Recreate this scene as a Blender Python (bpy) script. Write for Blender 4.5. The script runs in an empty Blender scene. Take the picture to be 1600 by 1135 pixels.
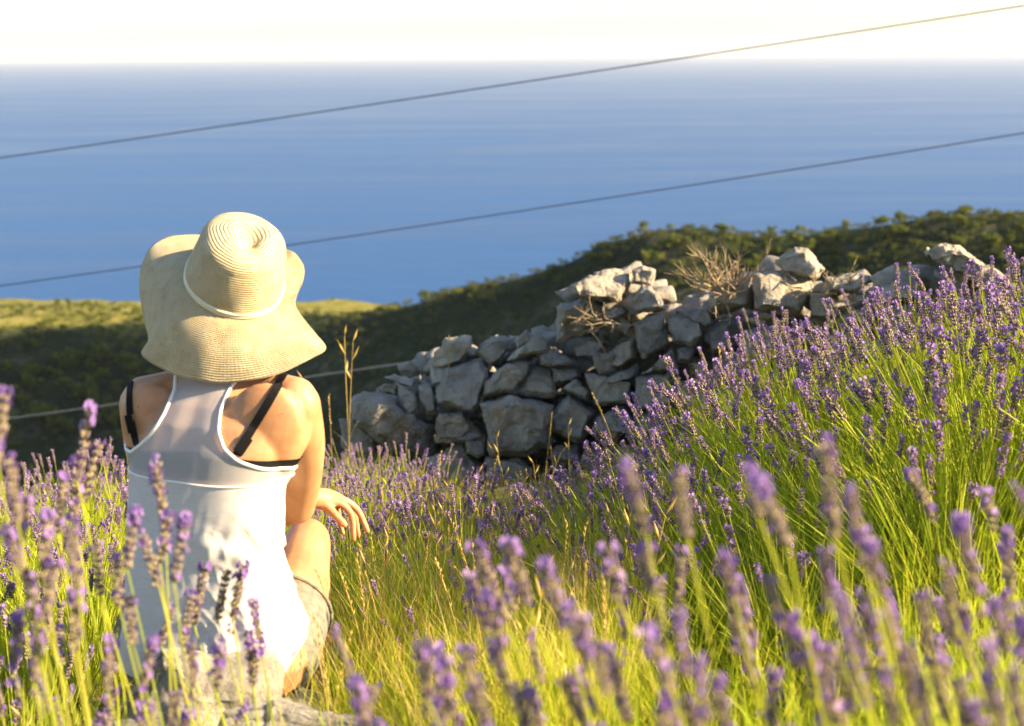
import bpy, bmesh, math, random
import numpy as np
from mathutils import Vector, Matrix, noise, Quaternion
from mathutils.bvhtree import BVHTree

random.seed(7); rng = np.random.default_rng(7)
R = math.radians
scene = bpy.context.scene
COL = scene.collection

# ------------------------------------------------------------------ camera
CAM = Vector((0.0, 0.0, 1.45))
FPX = 2222.0                       # focal length in photo pixels (1600 wide)
PITCH, ROLL = R(12.35), R(-0.54)
cd = bpy.data.cameras.new('camera'); cam = bpy.data.objects.new('camera', cd); COL.objects.link(cam)
cd.sensor_width = 36.0; cd.lens = 36.0 * FPX / 1600.0
cd.clip_start = 0.05; cd.clip_end = 300000.0
RM = (Matrix.Rotation(math.pi / 2 - PITCH, 3, 'X') @ Matrix.Rotation(ROLL, 3, 'Z'))
cam.matrix_world = Matrix.Translation(CAM) @ RM.to_4x4()
cd.dof.use_dof = True; cd.dof.focus_distance = 3.75; cd.dof.aperture_fstop = 3.9; cd.dof.aperture_blades = 7
scene.camera = cam

# ------------------------------------------------------------------ world, sun, exposure
SUN_AZ = R(99.0)      # clockwise from the view direction (+Y) towards +X
SUN_EL = R(24.5)
w = bpy.data.worlds.new('World'); scene.world = w; w.use_nodes = True
nt = w.node_tree; nt.nodes.clear()
sky = nt.nodes.new('ShaderNodeTexSky'); sky.sky_type = 'NISHITA'; sky.sun_disc = False
sky.sun_elevation = SUN_EL; sky.sun_rotation = SUN_AZ
sky.altitude = 250; sky.air_density = 1.0; sky.dust_density = 0.8; sky.ozone_density = 1.0
bg = nt.nodes.new('ShaderNodeBackground'); bg.inputs['Strength'].default_value = 0.07
wo = nt.nodes.new('ShaderNodeOutputWorld')
nt.links.new(sky.outputs[0], bg.inputs[0]); nt.links.new(bg.outputs[0], wo.inputs[0])
sd = bpy.data.lights.new('sun', 'SUN'); sd.energy = 5.0; sd.angle = R(0.53); sd.color = (1.0, 0.78, 0.48)
sun = bpy.data.objects.new('sun', sd); COL.objects.link(sun)
SUNDIR = Vector((math.sin(SUN_AZ) * math.cos(SUN_EL), math.cos(SUN_AZ) * math.cos(SUN_EL), math.sin(SUN_EL)))
sun.rotation_euler = SUNDIR.to_track_quat('Z', 'Y').to_euler(); sun.location = (30, 5, 15)
scene.view_settings.view_transform = 'Standard'; scene.view_settings.look = 'None'
scene.view_settings.exposure = 2.02; scene.view_settings.gamma = 1.0
scene.render.engine = 'CYCLES'
scene.cycles.use_denoising = True
scene.cycles.max_bounces = 8; scene.cycles.transparent_max_bounces = 12
scene.cycles.volume_bounces = 0

# ------------------------------------------------------------------ helpers
def ray(px, py):
    return RM @ Vector(((px - 800.0) / FPX, -(py - 567.5) / FPX, -1.0))
def P(px, py, Y):
    d = ray(px, py); return CAM + d * (Y / d.y)
RMI = RM.transposed()
def pix(p):
    q = RMI @ (Vector(p) - CAM)
    return 800 + FPX * q.x / -q.z, 567.5 - FPX * q.y / -q.z
def smooth(a, b, x):
    t = np.clip((x - a) / (b - a), 0, 1); return t * t * (3 - 2 * t)

def mesh_np(name, verts, faces, mats=None, mat_idx=None, smooth_shade=False):
    """faces: (n,3) or (n,4) array, or a list of tuples"""
    me = bpy.data.meshes.new(name)
    if isinstance(faces, np.ndarray):
        verts = np.asarray(verts, np.float32); k = faces.shape[1]; n = len(faces)
        me.vertices.add(len(verts)); me.vertices.foreach_set('co', verts.ravel())
        me.loops.add(n * k); me.loops.foreach_set('vertex_index', faces.astype(np.int32).ravel())
        me.polygons.add(n)
        me.polygons.foreach_set('loop_start', np.arange(0, n * k, k, dtype=np.int32))
        me.polygons.foreach_set('loop_total', np.full(n, k, np.int32))
    else:
        me.from_pydata([tuple(v) for v in verts], [], faces)
    for m in (mats or []): me.materials.append(m)
    if mat_idx is not None: me.polygons.foreach_set('material_index', np.asarray(mat_idx, np.int32))
    if smooth_shade: me.polygons.foreach_set('use_smooth', np.ones(len(me.polygons), bool))
    me.update(calc_edges=True); me.validate()
    return me
def add(name, me, parent=None, loc=None):
    o = bpy.data.objects.new(name, me); COL.objects.link(o)
    if parent: o.parent = parent
    if loc is not None: o.location = loc
    return o
def tag(o, label=None, cat=None, group=None, kind=None):
    if label: o['label'] = label
    if cat: o['category'] = cat
    if group: o['group'] = group
    if kind: o['kind'] = kind
    return o
def empty(name, loc=(0, 0, 0)):
    o = bpy.data.objects.new(name, None); COL.objects.link(o); o.location = loc
    o.empty_display_size = 0.05; return o
def set_smooth(me): me.polygons.foreach_set('use_smooth', np.ones(len(me.polygons), bool))

class Acc:
    """collects triangles/quads of many shapes into one mesh"""
    def __init__(s): s.v = []; s.f = []; s.m = []; s.n = 0
    def add(s, v, f, m=0):
        s.v.append(np.asarray(v, np.float32)); s.f += [tuple(i + s.n for i in q) for q in f]
        s.m += [m] * len(f); s.n += len(v)
    def mesh(s, name, mats, smooth_shade=False):
        return mesh_np(name, np.concatenate(s.v), s.f, mats, s.m, smooth_shade)

def tube(path, radii, sides=6, cap=True):
    path = [Vector(p) for p in path]; n = len(path)
    if not hasattr(radii, '__len__'): radii = [radii] * n
    v = []; f = []
    t0 = (path[1] - path[0]).normalized()
    up = Vector((0, 0, 1)) if abs(t0.z) < .9 else Vector((1, 0, 0))
    a = t0.cross(up).normalized()
    for i in range(n):
        t = (path[min(i + 1, n - 1)] - path[max(i - 1, 0)]).normalized()
        a = (a - t * a.dot(t)).normalized(); b = t.cross(a)
        for k in range(sides):
            g = 2 * math.pi * k / sides
            v.append(path[i] + (a * math.cos(g) + b * math.sin(g)) * radii[i])
    for i in range(n - 1):
        for k in range(sides):
            k2 = (k + 1) % sides
            f.append((i * sides + k, i * sides + k2, (i + 1) * sides + k2, (i + 1) * sides + k))
    if cap:
        f.append(tuple(range(sides - 1, -1, -1))); f.append(tuple((n - 1) * sides + k for k in range(sides)))
    return v, f
def catmull(pts, per=8, closed=False):
    pts = [Vector(p) for p in pts]; n = len(pts); out = []
    rngi = range(n) if closed else range(n - 1)
    for i in rngi:
        g = lambda j: pts[j % n] if closed else pts[max(0, min(n - 1, j))]
        p0, p1, p2, p3 = g(i - 1), g(i), g(i + 1), g(i + 2)
        for k in range(per):
            t = k / per
            out.append(0.5 * ((2 * p1) + (p2 - p0) * t + (2 * p0 - 5 * p1 + 4 * p2 - p3) * t * t + (3 * p1 - p0 - 3 * p2 + p3) * t ** 3))
    if not closed: out.append(pts[-1])
    return out

# ------------------------------------------------------------------ materials
class NT:
    def __init__(s, name):
        s.m = bpy.data.materials.new(name); s.m.use_nodes = True; s.t = s.m.node_tree
        s.b = s.t.nodes['Principled BSDF']; s.o = s.t.nodes['Material Output']
    def n(s, typ, **kw):
        x = s.t.nodes.new(typ)
        for k, v in kw.items():
            if k in x.inputs.keys() and not hasattr(type(x), k): x.inputs[k].default_value = v
            else:
                try: setattr(x, k, v)
                except Exception: x.inputs[k].default_value = v
        return x
    def l(s, a, b): s.t.links.new(a, b)
    def coord(s, out='Object', scale=None):
        c = s.n('ShaderNodeTexCoord').outputs[out]
        if scale is not None:
            mp = s.n('ShaderNodeMapping'); mp.inputs['Scale'].default_value = scale
            s.l(c, mp.inputs[0]); return mp.outputs[0]
        return c
    def noise(s, co, scale, detail=4, rough=0.55, dist=0.0):
        x = s.n('ShaderNodeTexNoise'); x.inputs['Scale'].default_value = scale
        x.inputs['Detail'].default_value = detail; x.inputs['Roughness'].default_value = rough
        x.inputs['Distortion'].default_value = dist
        if co is not None: s.l(co, x.inputs['Vector'])
        return x.outputs['Fac']
    def ramp(s, fac, stops, interp='LINEAR'):
        r = s.n('ShaderNodeValToRGB'); r.color_ramp.interpolation = interp
        e = r.color_ramp.elements
        while len(e) < len(stops): e.new(0.5)
        for i, (p, c) in enumerate(stops):
            e[i].position = p; e[i].color = (*c, 1) if len(c) == 3 else c
        s.l(fac, r.inputs[0]); return r.outputs[0]
    def mix(s, fac, a, b, blend='MIX'):
        x = s.n('ShaderNodeMix'); x.data_type = 'RGBA'; x.blend_type = blend
        for i, v in ((0, fac), (6, a), (7, b)):
            if hasattr(v, 'is_output') or isinstance(v, bpy.types.NodeSocket): s.l(v, x.inputs[i])
            else: x.inputs[i].default_value = v if i == 0 else ((*v, 1) if len(v) == 3 else v)
        return x.outputs[2]
    def bump(s, h, strength=0.5, dist=0.01, normal=None):
        x = s.n('ShaderNodeBump'); x.inputs['Strength'].default_value = strength; x.inputs['Distance'].default_value = dist
        s.l(h, x.inputs['Height'])
        if normal is not None: s.l(normal, x.inputs['Normal'])
        return x.outputs[0]
    def math(s, op, a, b=0.0):
        x = s.n('ShaderNodeMath'); x.operation = op
        for i, v in ((0, a), (1, b)):
            if isinstance(v, bpy.types.NodeSocket): s.l(v, x.inputs[i])
            else: x.inputs[i].default_value = v
        return x.outputs[0]
    def translucent(s, color, fac, normal=None):
        tr = s.n('ShaderNodeBsdfTranslucent')
        if isinstance(color, bpy.types.NodeSocket): s.l(color, tr.inputs[0])
        else: tr.inputs[0].default_value = (*color, 1)
        mx = s.n('ShaderNodeMixShader'); mx.inputs[0].default_value = fac
        s.l(s.b.outputs[0], mx.inputs[1]); s.l(tr.outputs[0], mx.inputs[2])
        s.l(mx.outputs[0], s.o.inputs[0]); return mx
    def rand(s): return s.n('ShaderNodeObjectInfo').outputs['Random']
    def island(s): return s.n('ShaderNodeNewGeometry').outputs['Random Per Island']
    def pr(s, **kw):
        for k, v in kw.items():
            k = {'rough': 'Roughness', 'spec': 'Specular IOR Level', 'base': 'Base Color', 'sheen': 'Sheen Weight'}.get(k, k)
            if isinstance(v, bpy.types.NodeSocket): s.l(v, s.b.inputs[k])
            elif k == 'Base Color': s.b.inputs[k].default_value = (*v, 1)
            else: s.b.inputs[k].default_value = v
        return s

def leafy(name, stops, trans=0.35, rough=0.6, per='island', tint=None):
    t = NT(name); c = t.ramp(t.island() if per == 'island' else t.rand(), stops)
    t.pr(base=c, rough=rough, spec=0.25); t.translucent(c, trans); return t.m

M = {}
M['stem'] = leafy('lavender_stem_green', [(0, (.26, .33, .025)), (.5, (.42, .46, .04)), (1, (.56, .53, .09))], .42)
M['leaf'] = leafy('lavender_leaf_green', [(0, (.20, .29, .012)), (.45, (.40, .49, .022)), (.8, (.54, .56, .04)), (1, (.60, .55, .11))], .48)
M['calyx'] = leafy('lavender_calyx', [(0, (.12, .07, .18)), (.3, (.25, .175, .26)), (.6, (.38, .295, .26)), (1, (.48, .39, .23))], .3, .7)
M['corolla'] = leafy('lavender_corolla', [(0, (.22, .12, .38)), (.6, (.33, .21, .50)), (1, (.44, .31, .56))], .4, .6)
M['grass'] = leafy('green_grass', [(0, (.25, .35, .012)), (.5, (.46, .52, .02)), (1, (.62, .57, .07))], .5)
M['dry'] = leafy('dry_grass', [(0, (.46, .32, .07)), (.5, (.58, .43, .12)), (1, (.68, .55, .24))], .4)
M['twig'] = leafy('dry_twig', [(0, (.17, .12, .07)), (.6, (.33, .25, .15)), (1, (.48, .39, .25))], .08, .8)

t = NT('limestone'); co = t.coord('Object')
oi = t.n('ShaderNodeObjectInfo'); ad = t.n('ShaderNodeVectorMath', operation='ADD'); t.l(co, ad.inputs[0])
cmb = t.n('ShaderNodeCombineXYZ'); sc_ = t.math('MULTIPLY', oi.outputs['Random'], 37.0)
for i in range(3): t.l(sc_, cmb.inputs[i])
t.l(cmb.outputs[0], ad.inputs[1]); cc = ad.outputs[0]
base = t.ramp(t.noise(cc, 9, 6, .6), [(.25, (.20, .188, .172)), (.5, (.35, .33, .295)), (.75, (.52, .48, .41))])
base = t.mix(t.ramp(t.noise(cc, 22, 5, .7), [(.60, (0, 0, 0)), (.70, (.8, .8, .8))]), base, (.13, .125, .115))
base = t.mix(t.ramp(t.noise(cc, 5, 3, .6, .4), [(.55, (0, 0, 0)), (.75, (.55, .55, .55))]), base, (.40, .29, .14))
base = t.mix(t.ramp(t.noise(cc, 60, 3, .7), [(.62, (0, 0, 0)), (.72, (.6, .6, .6))]), base, (.55, .53, .48))
tint = t.ramp(oi.outputs['Random'], [(0, (.78, .77, .78)), (.5, (1, .98, .95)), (1, (1.12, 1.05, .94))])
base = t.mix(1.0, base, tint, 'MULTIPLY')
vor = t.n('ShaderNodeTexVoronoi'); vor.inputs['Scale'].default_value = 38; t.l(cc, vor.inputs['Vector'])
n1 = t.bump(t.noise(cc, 16, 8, .72), 1.0, .035)
n2 = t.bump(vor.outputs['Distance'], .55, .008, n1)
n3 = t.bump(t.noise(cc, 130, 4, .7), .5, .003, n2)
t.pr(base=base, rough=.9, spec=.2, Normal=n3); M['stone'] = t.m

t = NT('field_soil'); co = t.coord('Object')
base = t.ramp(t.noise(co, 6, 6, .65), [(.3, (.14, .11, .04)), (.55, (.28, .22, .08)), (.8, (.42, .34, .17))])
t.pr(base=base, rough=.95, spec=.1, Normal=t.bump(t.noise(co, 40, 6, .7), .8, .03)); M['soil'] = t.m

t = NT('hill_scrub'); co = t.coord('Object')
b1 = t.ramp(t.noise(co, .05, 8, .65), [(.35, (.016, .026, .014)), (.52, (.028, .038, .018)), (.64, (.08, .075, .045)), (.76, (.24, .21, .15))])
b1 = t.mix(t.ramp(t.noise(co, .25, 4, .6), [(.5, (0, 0, 0)), (.62, (.9, .9, .9))]), b1, (.02, .034, .014))
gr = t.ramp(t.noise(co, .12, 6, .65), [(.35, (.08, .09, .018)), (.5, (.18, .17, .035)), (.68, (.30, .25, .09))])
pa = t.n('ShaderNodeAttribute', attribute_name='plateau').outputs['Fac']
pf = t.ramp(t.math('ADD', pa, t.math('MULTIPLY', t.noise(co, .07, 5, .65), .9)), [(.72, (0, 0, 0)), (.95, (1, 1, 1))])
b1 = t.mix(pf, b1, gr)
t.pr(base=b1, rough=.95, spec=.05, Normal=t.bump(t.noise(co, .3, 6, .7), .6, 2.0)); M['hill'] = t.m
M['tree'] = leafy('hill_tree_leaves', [(0, (.055, .09, .012)), (.5, (.12, .15, .018)), (1, (.22, .215, .035))], .3, .8)
M['scrub'] = leafy('hill_scrub_leaves', [(0, (.03, .048, .014)), (.5, (.055, .075, .018)), (1, (.16, .145, .04))], .2, .8)
t = NT('bark'); t.pr(base=(.12, .09, .06), rough=.9); M['bark'] = t.m

t = NT('sea_water')
big = t.noise(t.coord('Object', (.0006, .0026, 1)), 1.0, 6, .62, .6)
huge = t.noise(t.coord('Object', (.00008, .00022, 1)), 1.0, 3, .5, .3)
base = t.ramp(big, [(.32, (.0005, .030, .135)), (.5, (.002, .050, .18)), (.70, (.014, .076, .225))])
base = t.mix(t.ramp(huge, [(.4, (0, 0, 0)), (.65, (.6, .6, .6))]), base, (.022, .062, .18))
wv = t.noise(t.coord('Object', (.012, .02, 1)), 1.0, 6, .7)
rgh = t.ramp(big, [(.32, (.32, .32, .32)), (.68, (.48, .48, .48))])
t.pr(base=base, rough=rgh, spec=.32, IOR=1.33, Normal=t.bump(wv, .30, 6.0)); M['sea'] = t.m

t = NT('cable_rubber'); t.pr(base=(.06, .07, .10), rough=.8, spec=.1); M['cable'] = t.m
t = NT('cable_pale'); t.pr(base=(.42, .42, .44), rough=.6); M['cable_pale'] = t.m
t = NT('pole_wood'); t.pr(base=t.ramp(t.noise(t.coord('Object', (8, 8, .6)), 3, 4), [(.3, (.10, .07, .05)), (.7, (.24, .18, .12))]), rough=.9); M['pole'] = t.m

t = NT('skin'); co = t.coord('Object')
base = t.ramp(t.noise(co, 14, 4, .6), [(.25, (.36, .165, .075)), (.5, (.46, .235, .115)), (.75, (.52, .28, .15))])
base = t.mix(t.ramp(t.noise(co, 85, 1, .5), [(.745, (0, 0, 0)), (.77, (.55, .55, .55))]), base, (.22, .10, .05))
t.pr(base=base, rough=.48, spec=.4, Normal=t.bump(t.noise(co, 420, 4, .7), .22, .002))
t.b.inputs['Subsurface Weight'].default_value = .18; t.b.inputs['Subsurface Radius'].default_value = (1, .35, .15)
t.b.inputs['Subsurface Scale'].default_value = .012; M['skin'] = t.m
t = NT('nail'); t.pr(base=(.62, .36, .27), rough=.3); M['nail'] = t.m
t = NT('hair'); t.pr(base=(.09, .05, .025), rough=.5); M['hair'] = t.m
t = NT('white_knit'); co = t.coord('Object')
wvn = t.noise(t.coord('Object', (60, 60, 900)), 1.0, 3, .6)
t.pr(base=t.ramp(t.noise(t.coord('Object', (30, 30, 400)), 1, 3), [(.3, (.58, .55, .525)), (.7, (.68, .65, .62))]), rough=.9, spec=.1,
     Normal=t.bump(wvn, .18, .002)); t.translucent((.8, .79, .77), .14); M['white'] = t.m
t = NT('sheer_white'); t.pr(base=(.78, .74, .72), rough=.9, spec=.1, Normal=t.bump(t.noise(t.coord('Object', (80, 80, 700)), 1, 3), .15, .002))
mx = t.translucent((.8, .79, .79), .2)
tp = t.n('ShaderNodeBsdfTransparent'); m2 = t.n('ShaderNodeMixShader'); m2.inputs[0].default_value = .46
t.l(mx.outputs[0], m2.inputs[1]); t.l(tp.outputs[0], m2.inputs[2]); t.l(m2.outputs[0], t.o.inputs[0]); M['sheer'] = t.m
t = NT('white_binding'); t.pr(base=(.82, .81, .78), rough=.8); M['binding'] = t.m
t = NT('black_elastic'); t.pr(base=(.006, .0055, .0065), rough=.7, spec=.15, Normal=t.bump(t.noise(t.coord('Object'), 900, 2), .3, .001)); M['black'] = t.m
t = NT('olive_denim'); co = t.coord('Object')
t.pr(base=t.ramp(t.noise(co, 60, 5, .7), [(.3, (.10, .095, .07)), (.7, (.22, .21, .17))]), rough=.9, Normal=t.bump(t.noise(co, 700, 2), .4, .002)); M['denim'] = t.m

t = NT('straw'); uv = t.n('ShaderNodeUVMap').outputs[0]; sp = t.n('ShaderNodeSeparateXYZ'); t.l(uv, sp.inputs[0])
ring = t.math('SINE', t.math('MULTIPLY', t.math('ADD', sp.outputs[1], t.math('MULTIPLY', t.noise(t.coord('Object'), 22, 3, .6), .55)), 1.45 * math.pi))
st = t.math('SINE', t.math('MULTIPLY', sp.outputs[0], 2 * math.pi * 170))
frac = t.math('FRACT', sp.outputs[1])
h = t.math('ADD', t.math('MULTIPLY', t.math('ABSOLUTE', ring), .9), t.math('MULTIPLY', st, .05))
nz = t.noise(t.coord('Object'), 240, 4, .7)
h = t.math('ADD', h, t.math('MULTIPLY', nz, .5))
base = t.ramp(t.noise(t.coord('Object'), 40, 5, .7), [(.3, (.56, .45, .25)), (.5, (.67, .56, .35)), (.75, (.75, .66, .45))])
grv = t.ramp(t.math('ABSOLUTE', ring), [(0, (.60, .53, .40)), (.45, (1, 1, 1))])
base = t.mix(1.0, base, grv, 'MULTIPLY')
t.pr(base=base, rough=.75, spec=.25, Normal=t.bump(h, 1.0, .0024)); t.translucent(base, .12); M['straw'] = t.m
t = NT('straw_cord'); t.pr(base=(.76, .68, .47), rough=.7); M['cord'] = t.m

# ------------------------------------------------------------------ terrain
CTRL = np.array([(0, 0, .45), (.5, 1.2, .46), (-.6, 1.6, .22), (1.2, 1.2, .58), (-.58, 2.7, 0), (-.4, 3.3, -.08), (.4, 3.0, .08), (1.3, 2.8, .45), (1.9, 3, .60),
    (0, 4.5, -.36), (1.62, 4.5, .27), (.78, 5.5, -.28), (2.2, 5.8, .22), (-.47, 6.9, -.70), (-2, 6, -.70), (-1.5, 3.5, -.14), (.5, 6.7, -.55),
    (1.5, 6.3, -.12), (-1.2, 1.5, .12), (-5, 3, -.9), (5, 3, 1.3), (0, -4, 1.0), (-5, -4, .1), (5, -4, 1.9), (5, 8, .9), (0, 9, -1.9), (-4, 8, -2.2), (4, 10, -.4), (-8, 0, -1.2), (8, 0, 2.1)], float)
def _U(r2): return np.where(r2 > 1e-9, r2 * np.log(np.maximum(r2, 1e-9)) * .5, 0)
_n = len(CTRL); _K = _U(((CTRL[:, None, :2] - CTRL[None, :, :2]) ** 2).sum(-1)) + np.eye(_n) * .02
_Pm = np.c_[np.ones(_n), CTRL[:, :2]]; _A = np.block([[_K, _Pm], [_Pm.T, np.zeros((3, 3))]])
_S = np.linalg.solve(_A, np.r_[CTRL[:, 2], 0, 0, 0])
def ground_np(x, y):
    x = np.asarray(x, float); y = np.asarray(y, float)
    z = _S[_n] + _S[_n + 1] * x + _S[_n + 2] * y
    for i in range(_n): z = z + _S[i] * _U((x - CTRL[i, 0]) ** 2 + (y - CTRL[i, 1]) ** 2)
    return z + .02 * np.sin(x * 7.1 + y * 3.3) * np.sin(y * 6.3 - x * 2.1) + .012 * np.sin(x * 17 - y * 11)
def ground(x, y): return float(ground_np(x, y))

SEA = -250.0
# two ridges seen from the field: photo x of the crest, photo y of the crest, metres away
def ridge(tab):
    az, rr, zz = [], [], []
    for px, py, d in tab:
        v = ray(px, py + (12 if px > 800 and py < 460 else 0)); a = math.atan2(v.x, v.y); k = d / math.hypot(v.x, v.y)
        az.append(a); rr.append(d); zz.append(CAM.z + v.z * k)
    return np.array(az), np.array(rr), np.array(zz)
RA = ridge([(-1500, 440, 760), (-600, 470, 740), (0, 482, 720), (200, 484, 700), (420, 497, 690), (560, 497, 690), (900, 520, 700), (1600, 560, 700), (2400, 600, 700)])
RB = ridge([(-300, 1000, 560), (200, 700, 540), (440, 545, 530), (540, 500, 520), (620, 484, 510), (740, 448, 495), (850, 416, 480), (930, 380, 465), (1010, 354, 450),
            (1090, 352, 445), (1190, 362, 440), (1290, 357, 432), (1380, 342, 425), (1500, 327, 418), (1600, 334, 412), (1750, 300, 405), (2100, 230, 400), (2600, 160, 400), (3400, 120, 420)])
def hills_np(x, y):
    r = np.hypot(x, y); az = np.arctan2(x, y)
    # valley floor
    za = np.interp(az, RA[0], RA[2]); ra = np.interp(az, RA[0], RA[1])
    zb = np.interp(az, RB[0], RB[2]); rb = np.interp(az, RB[0], RB[1])
    d = r - ra
    A = za - np.where(d < 0, .10 * np.minimum(-d, 40) + .55 * np.maximum(-d - 40, 0), .12 * np.minimum(d, 120) + .42 * np.maximum(d - 120, 0))
    d = r - rb
    B = zb - np.where(d < 0, .40 * np.maximum(-d - 6, 0), .30 * np.maximum(d - 10, 0))
    # unseen shoulder out of frame to the right, added and shaped to shade the valley
    s = 285 - 1.15 * np.hypot((x - 615), (y - 490) * np.where(y > 490, .8, 1.1))
    floor = np.maximum(SEA - 5, np.interp(r, [0, 12, 60, 200, 560, 800, 1500], [-2, -4, -24, -85, -185, -240, -300]))
    nz = 3.0 * np.sin(x * .031 + 1.3 * np.sin(y * .021)) * np.sin(y * .027 + 1.1 * np.sin(x * .017)) + 1.2 * np.sin(x * .11 + y * .05) * np.sin(y * .13 - x * .07)
    crest = np.exp(-((np.maximum(A, B) - np.where(B > A, zb, za)) / 6.0) ** 2)
    z = np.maximum(np.maximum(A, B), np.maximum(s, floor)) + nz * (1 - .8 * crest)
    back = np.cos(az) < .2
    up = np.interp(r, [0, 10, 60, 600, 1500], [.3, 1.5, 12, 50, 55]); side = smooth(-.3, .5, -np.cos(az))
    return z * (1 - side) + np.where(x < 0, up * .4, up) * side
def terrain_np(x, y):
    r = np.hypot(x, y); k = smooth(8.5, 16, r)
    g = ground_np(np.clip(x, -12, 12), np.clip(y, -9, 11))
    h = hills_np(x, y) if np.any(r > 8) else 0
    return g * (1 - k) + h * k
def terrain(x, y): return float(terrain_np(np.array([x]), np.array([y]))[0])

rad = np.r_[0.0, np.linspace(.25, 9, 110), np.geomspace(9.3, 1900, 150)]
na = 520
ang = np.r_[np.linspace(-.75, .75, 341)[:-1], np.linspace(.75, 2 * math.pi - .75, na - 340 + 1)[:-1]]
RR, AA = np.meshgrid(rad[1:], ang, indexing='ij'); X = RR * np.sin(AA); Y = RR * np.cos(AA); Z = terrain_np(X.ravel(), Y.ravel()).reshape(X.shape)
V = np.r_[[[0, 0, ground(0, 0)]], np.c_[X.ravel(), Y.ravel(), Z.ravel()]]
nr, na = X.shape
ii, jj = np.meshgrid(np.arange(nr - 1), np.arange(na), indexing='ij'); j2 = (jj + 1) % na
Q = np.stack([1 + ii * na + jj, 1 + ii * na + j2, 1 + (ii + 1) * na + j2, 1 + (ii + 1) * na + jj], -1).reshape(-1, 4)
midx = (RR[:-1].ravel() > 12).astype(int)
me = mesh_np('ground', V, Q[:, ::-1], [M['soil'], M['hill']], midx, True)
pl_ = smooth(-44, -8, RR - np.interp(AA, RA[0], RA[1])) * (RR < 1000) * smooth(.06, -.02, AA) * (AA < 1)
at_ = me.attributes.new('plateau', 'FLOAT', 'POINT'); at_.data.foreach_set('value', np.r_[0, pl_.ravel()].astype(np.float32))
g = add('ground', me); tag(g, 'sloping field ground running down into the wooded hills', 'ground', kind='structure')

# sea
rs = np.geomspace(300, 62000, 70); aa = np.linspace(0, 2 * math.pi, 181)[:-1]
RR, AA = np.meshgrid(rs, aa, indexing='ij')
V = np.c_[(RR * np.sin(AA)).ravel(), (RR * np.cos(AA)).ravel(), np.full(RR.size, SEA)]
nr, na = RR.shape; ii, jj = np.meshgrid(np.arange(nr - 1), np.arange(na), indexing='ij'); j2 = (jj + 1) % na
Q = np.stack([ii * na + jj, (ii + 1) * na + jj, (ii + 1) * na + j2, ii * na + j2], -1).reshape(-1, 4)
s = add('sea', mesh_np('sea', V, Q, [M['sea']])); tag(s, 'calm blue open sea reaching a hazy horizon', 'sea', kind='structure')

# ------------------------------------------------------------------ hillside trees and scrub
def blob_tree(seed, h, wd, clumps, leaves, trunk=True):
    rg = np.random.default_rng(seed); a = Acc()
    if trunk:
        v, f = tube([(0, 0, -.4), (.05 * h * rg.normal(), .03 * h, .35 * h), (.02 * h, 0, .75 * h)], [.035 * h, .026 * h, .01 * h], 5); a.add(v, f, 1)
    cl = []
    for i in range(clumps):
        d = rg.normal(size=3); d /= np.linalg.norm(d); k = rg.uniform(.35, 1)
        cl.append((d * np.array([wd, wd, h * .32]) * k + np.array([0, 0, .62 * h]), wd * rg.uniform(.28, .5)))
        if trunk and i % 3 == 0:
            v, f = tube([(0, .01 * h, .4 * h), tuple(cl[-1][0])], [.012 * h, .004 * h], 4); a.add(v, f, 1)
    for c, r_ in cl:
        for k in range(leaves):
            d = rg.normal(size=3); d /= np.linalg.norm(d); p = c + d * r_ * rg.uniform(.55, 1.05) * np.array([1, 1, .8])
            n = d + rg.normal(size=3) * .6; n /= np.linalg.norm(n); u = np.cross(n, rg.normal(size=3)); u /= np.linalg.norm(u); q = np.cross(n, u)
            sz = wd * rg.uniform(.10, .2)
            a.add([p - u * sz, p + q * sz * .8, p + u * sz, p - q * sz * .8], [(0, 1, 2, 3)], 0)
    return a
tree_me = [blob_tree(i, 1.0, .40 if i % 2 else .48, 11, 26).mesh('hill_tree', [M['tree'], M['bark']]) for i in range(5)]
bush = [blob_tree(50 + i, 1.0, .62, 7, 9, False) for i in range(4)]
rg = np.random.default_rng(3); trees = []
def hit_terrain(px, py, r0=60, r1=1300):
    d = ray(px, py); hd = math.hypot(d.x, d.y); rr = np.geomspace(r0, r1, 500)
    x = d.x / hd * rr; y = d.y / hd * rr; z = CAM.z + d.z / hd * rr
    b = np.nonzero(z < terrain_np(x, y))[0]
    return (x[b[0]], y[b[0]], rr[b[0]]) if len(b) else None
zones = [  # px range, py range, count, size range, label, group
    ((-40, 235), (560, 700), 70, (5.0, 8.5), 'round evergreen tree on the shaded lower slope beside the seated person', 'trees low on the shaded slope'),
    ((-40, 235), (500, 560), 25, (3.5, 6.0), 'small evergreen tree scattered on the rocky slope below the sunlit plateau', 'trees on the rocky slope'),
    ((-40, 560), (478, 500), 25, (2.6, 4.6), 'small sunlit tree on the grassy plateau above the sea', 'trees on the plateau'),
    ((520, 1640), (325, 480), 150, (2.3, 4.2), 'small evergreen tree on the hill rising behind the stone wall', 'trees on the hill behind the wall')]
for (x0, x1), (y0, y1), n, (s0, s1), lab, grp in zones:
    c = 0; tries = 0
    while c < n and tries < n * 12:
        tries += 1
        px = rg.uniform(x0, x1); py = rg.uniform(y0, y1)
        h = hit_terrain(px, py)
        if h is None: continue
        x, y, r_ = h
        if x0 == 520:
            if py > np.interp(px, [520, 700, 900, 1000, 1600], [520, 500, 500, 470, 450]): continue
            if px < 900 and rg.uniform() < .5: continue
        sz = rg.uniform(s0, s1)
        o = add('pine_tree' if sz > 4.2 else 'small_tree', tree_me[rg.integers(5)], loc=(x, y, terrain(x, y)))
        o.scale = (sz, sz, sz * rg.uniform(.85, 1.15)); o.rotation_euler = (0, 0, rg.uniform(0, 6.28)); tag(o, lab, 'tree', grp); c += 1
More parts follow.
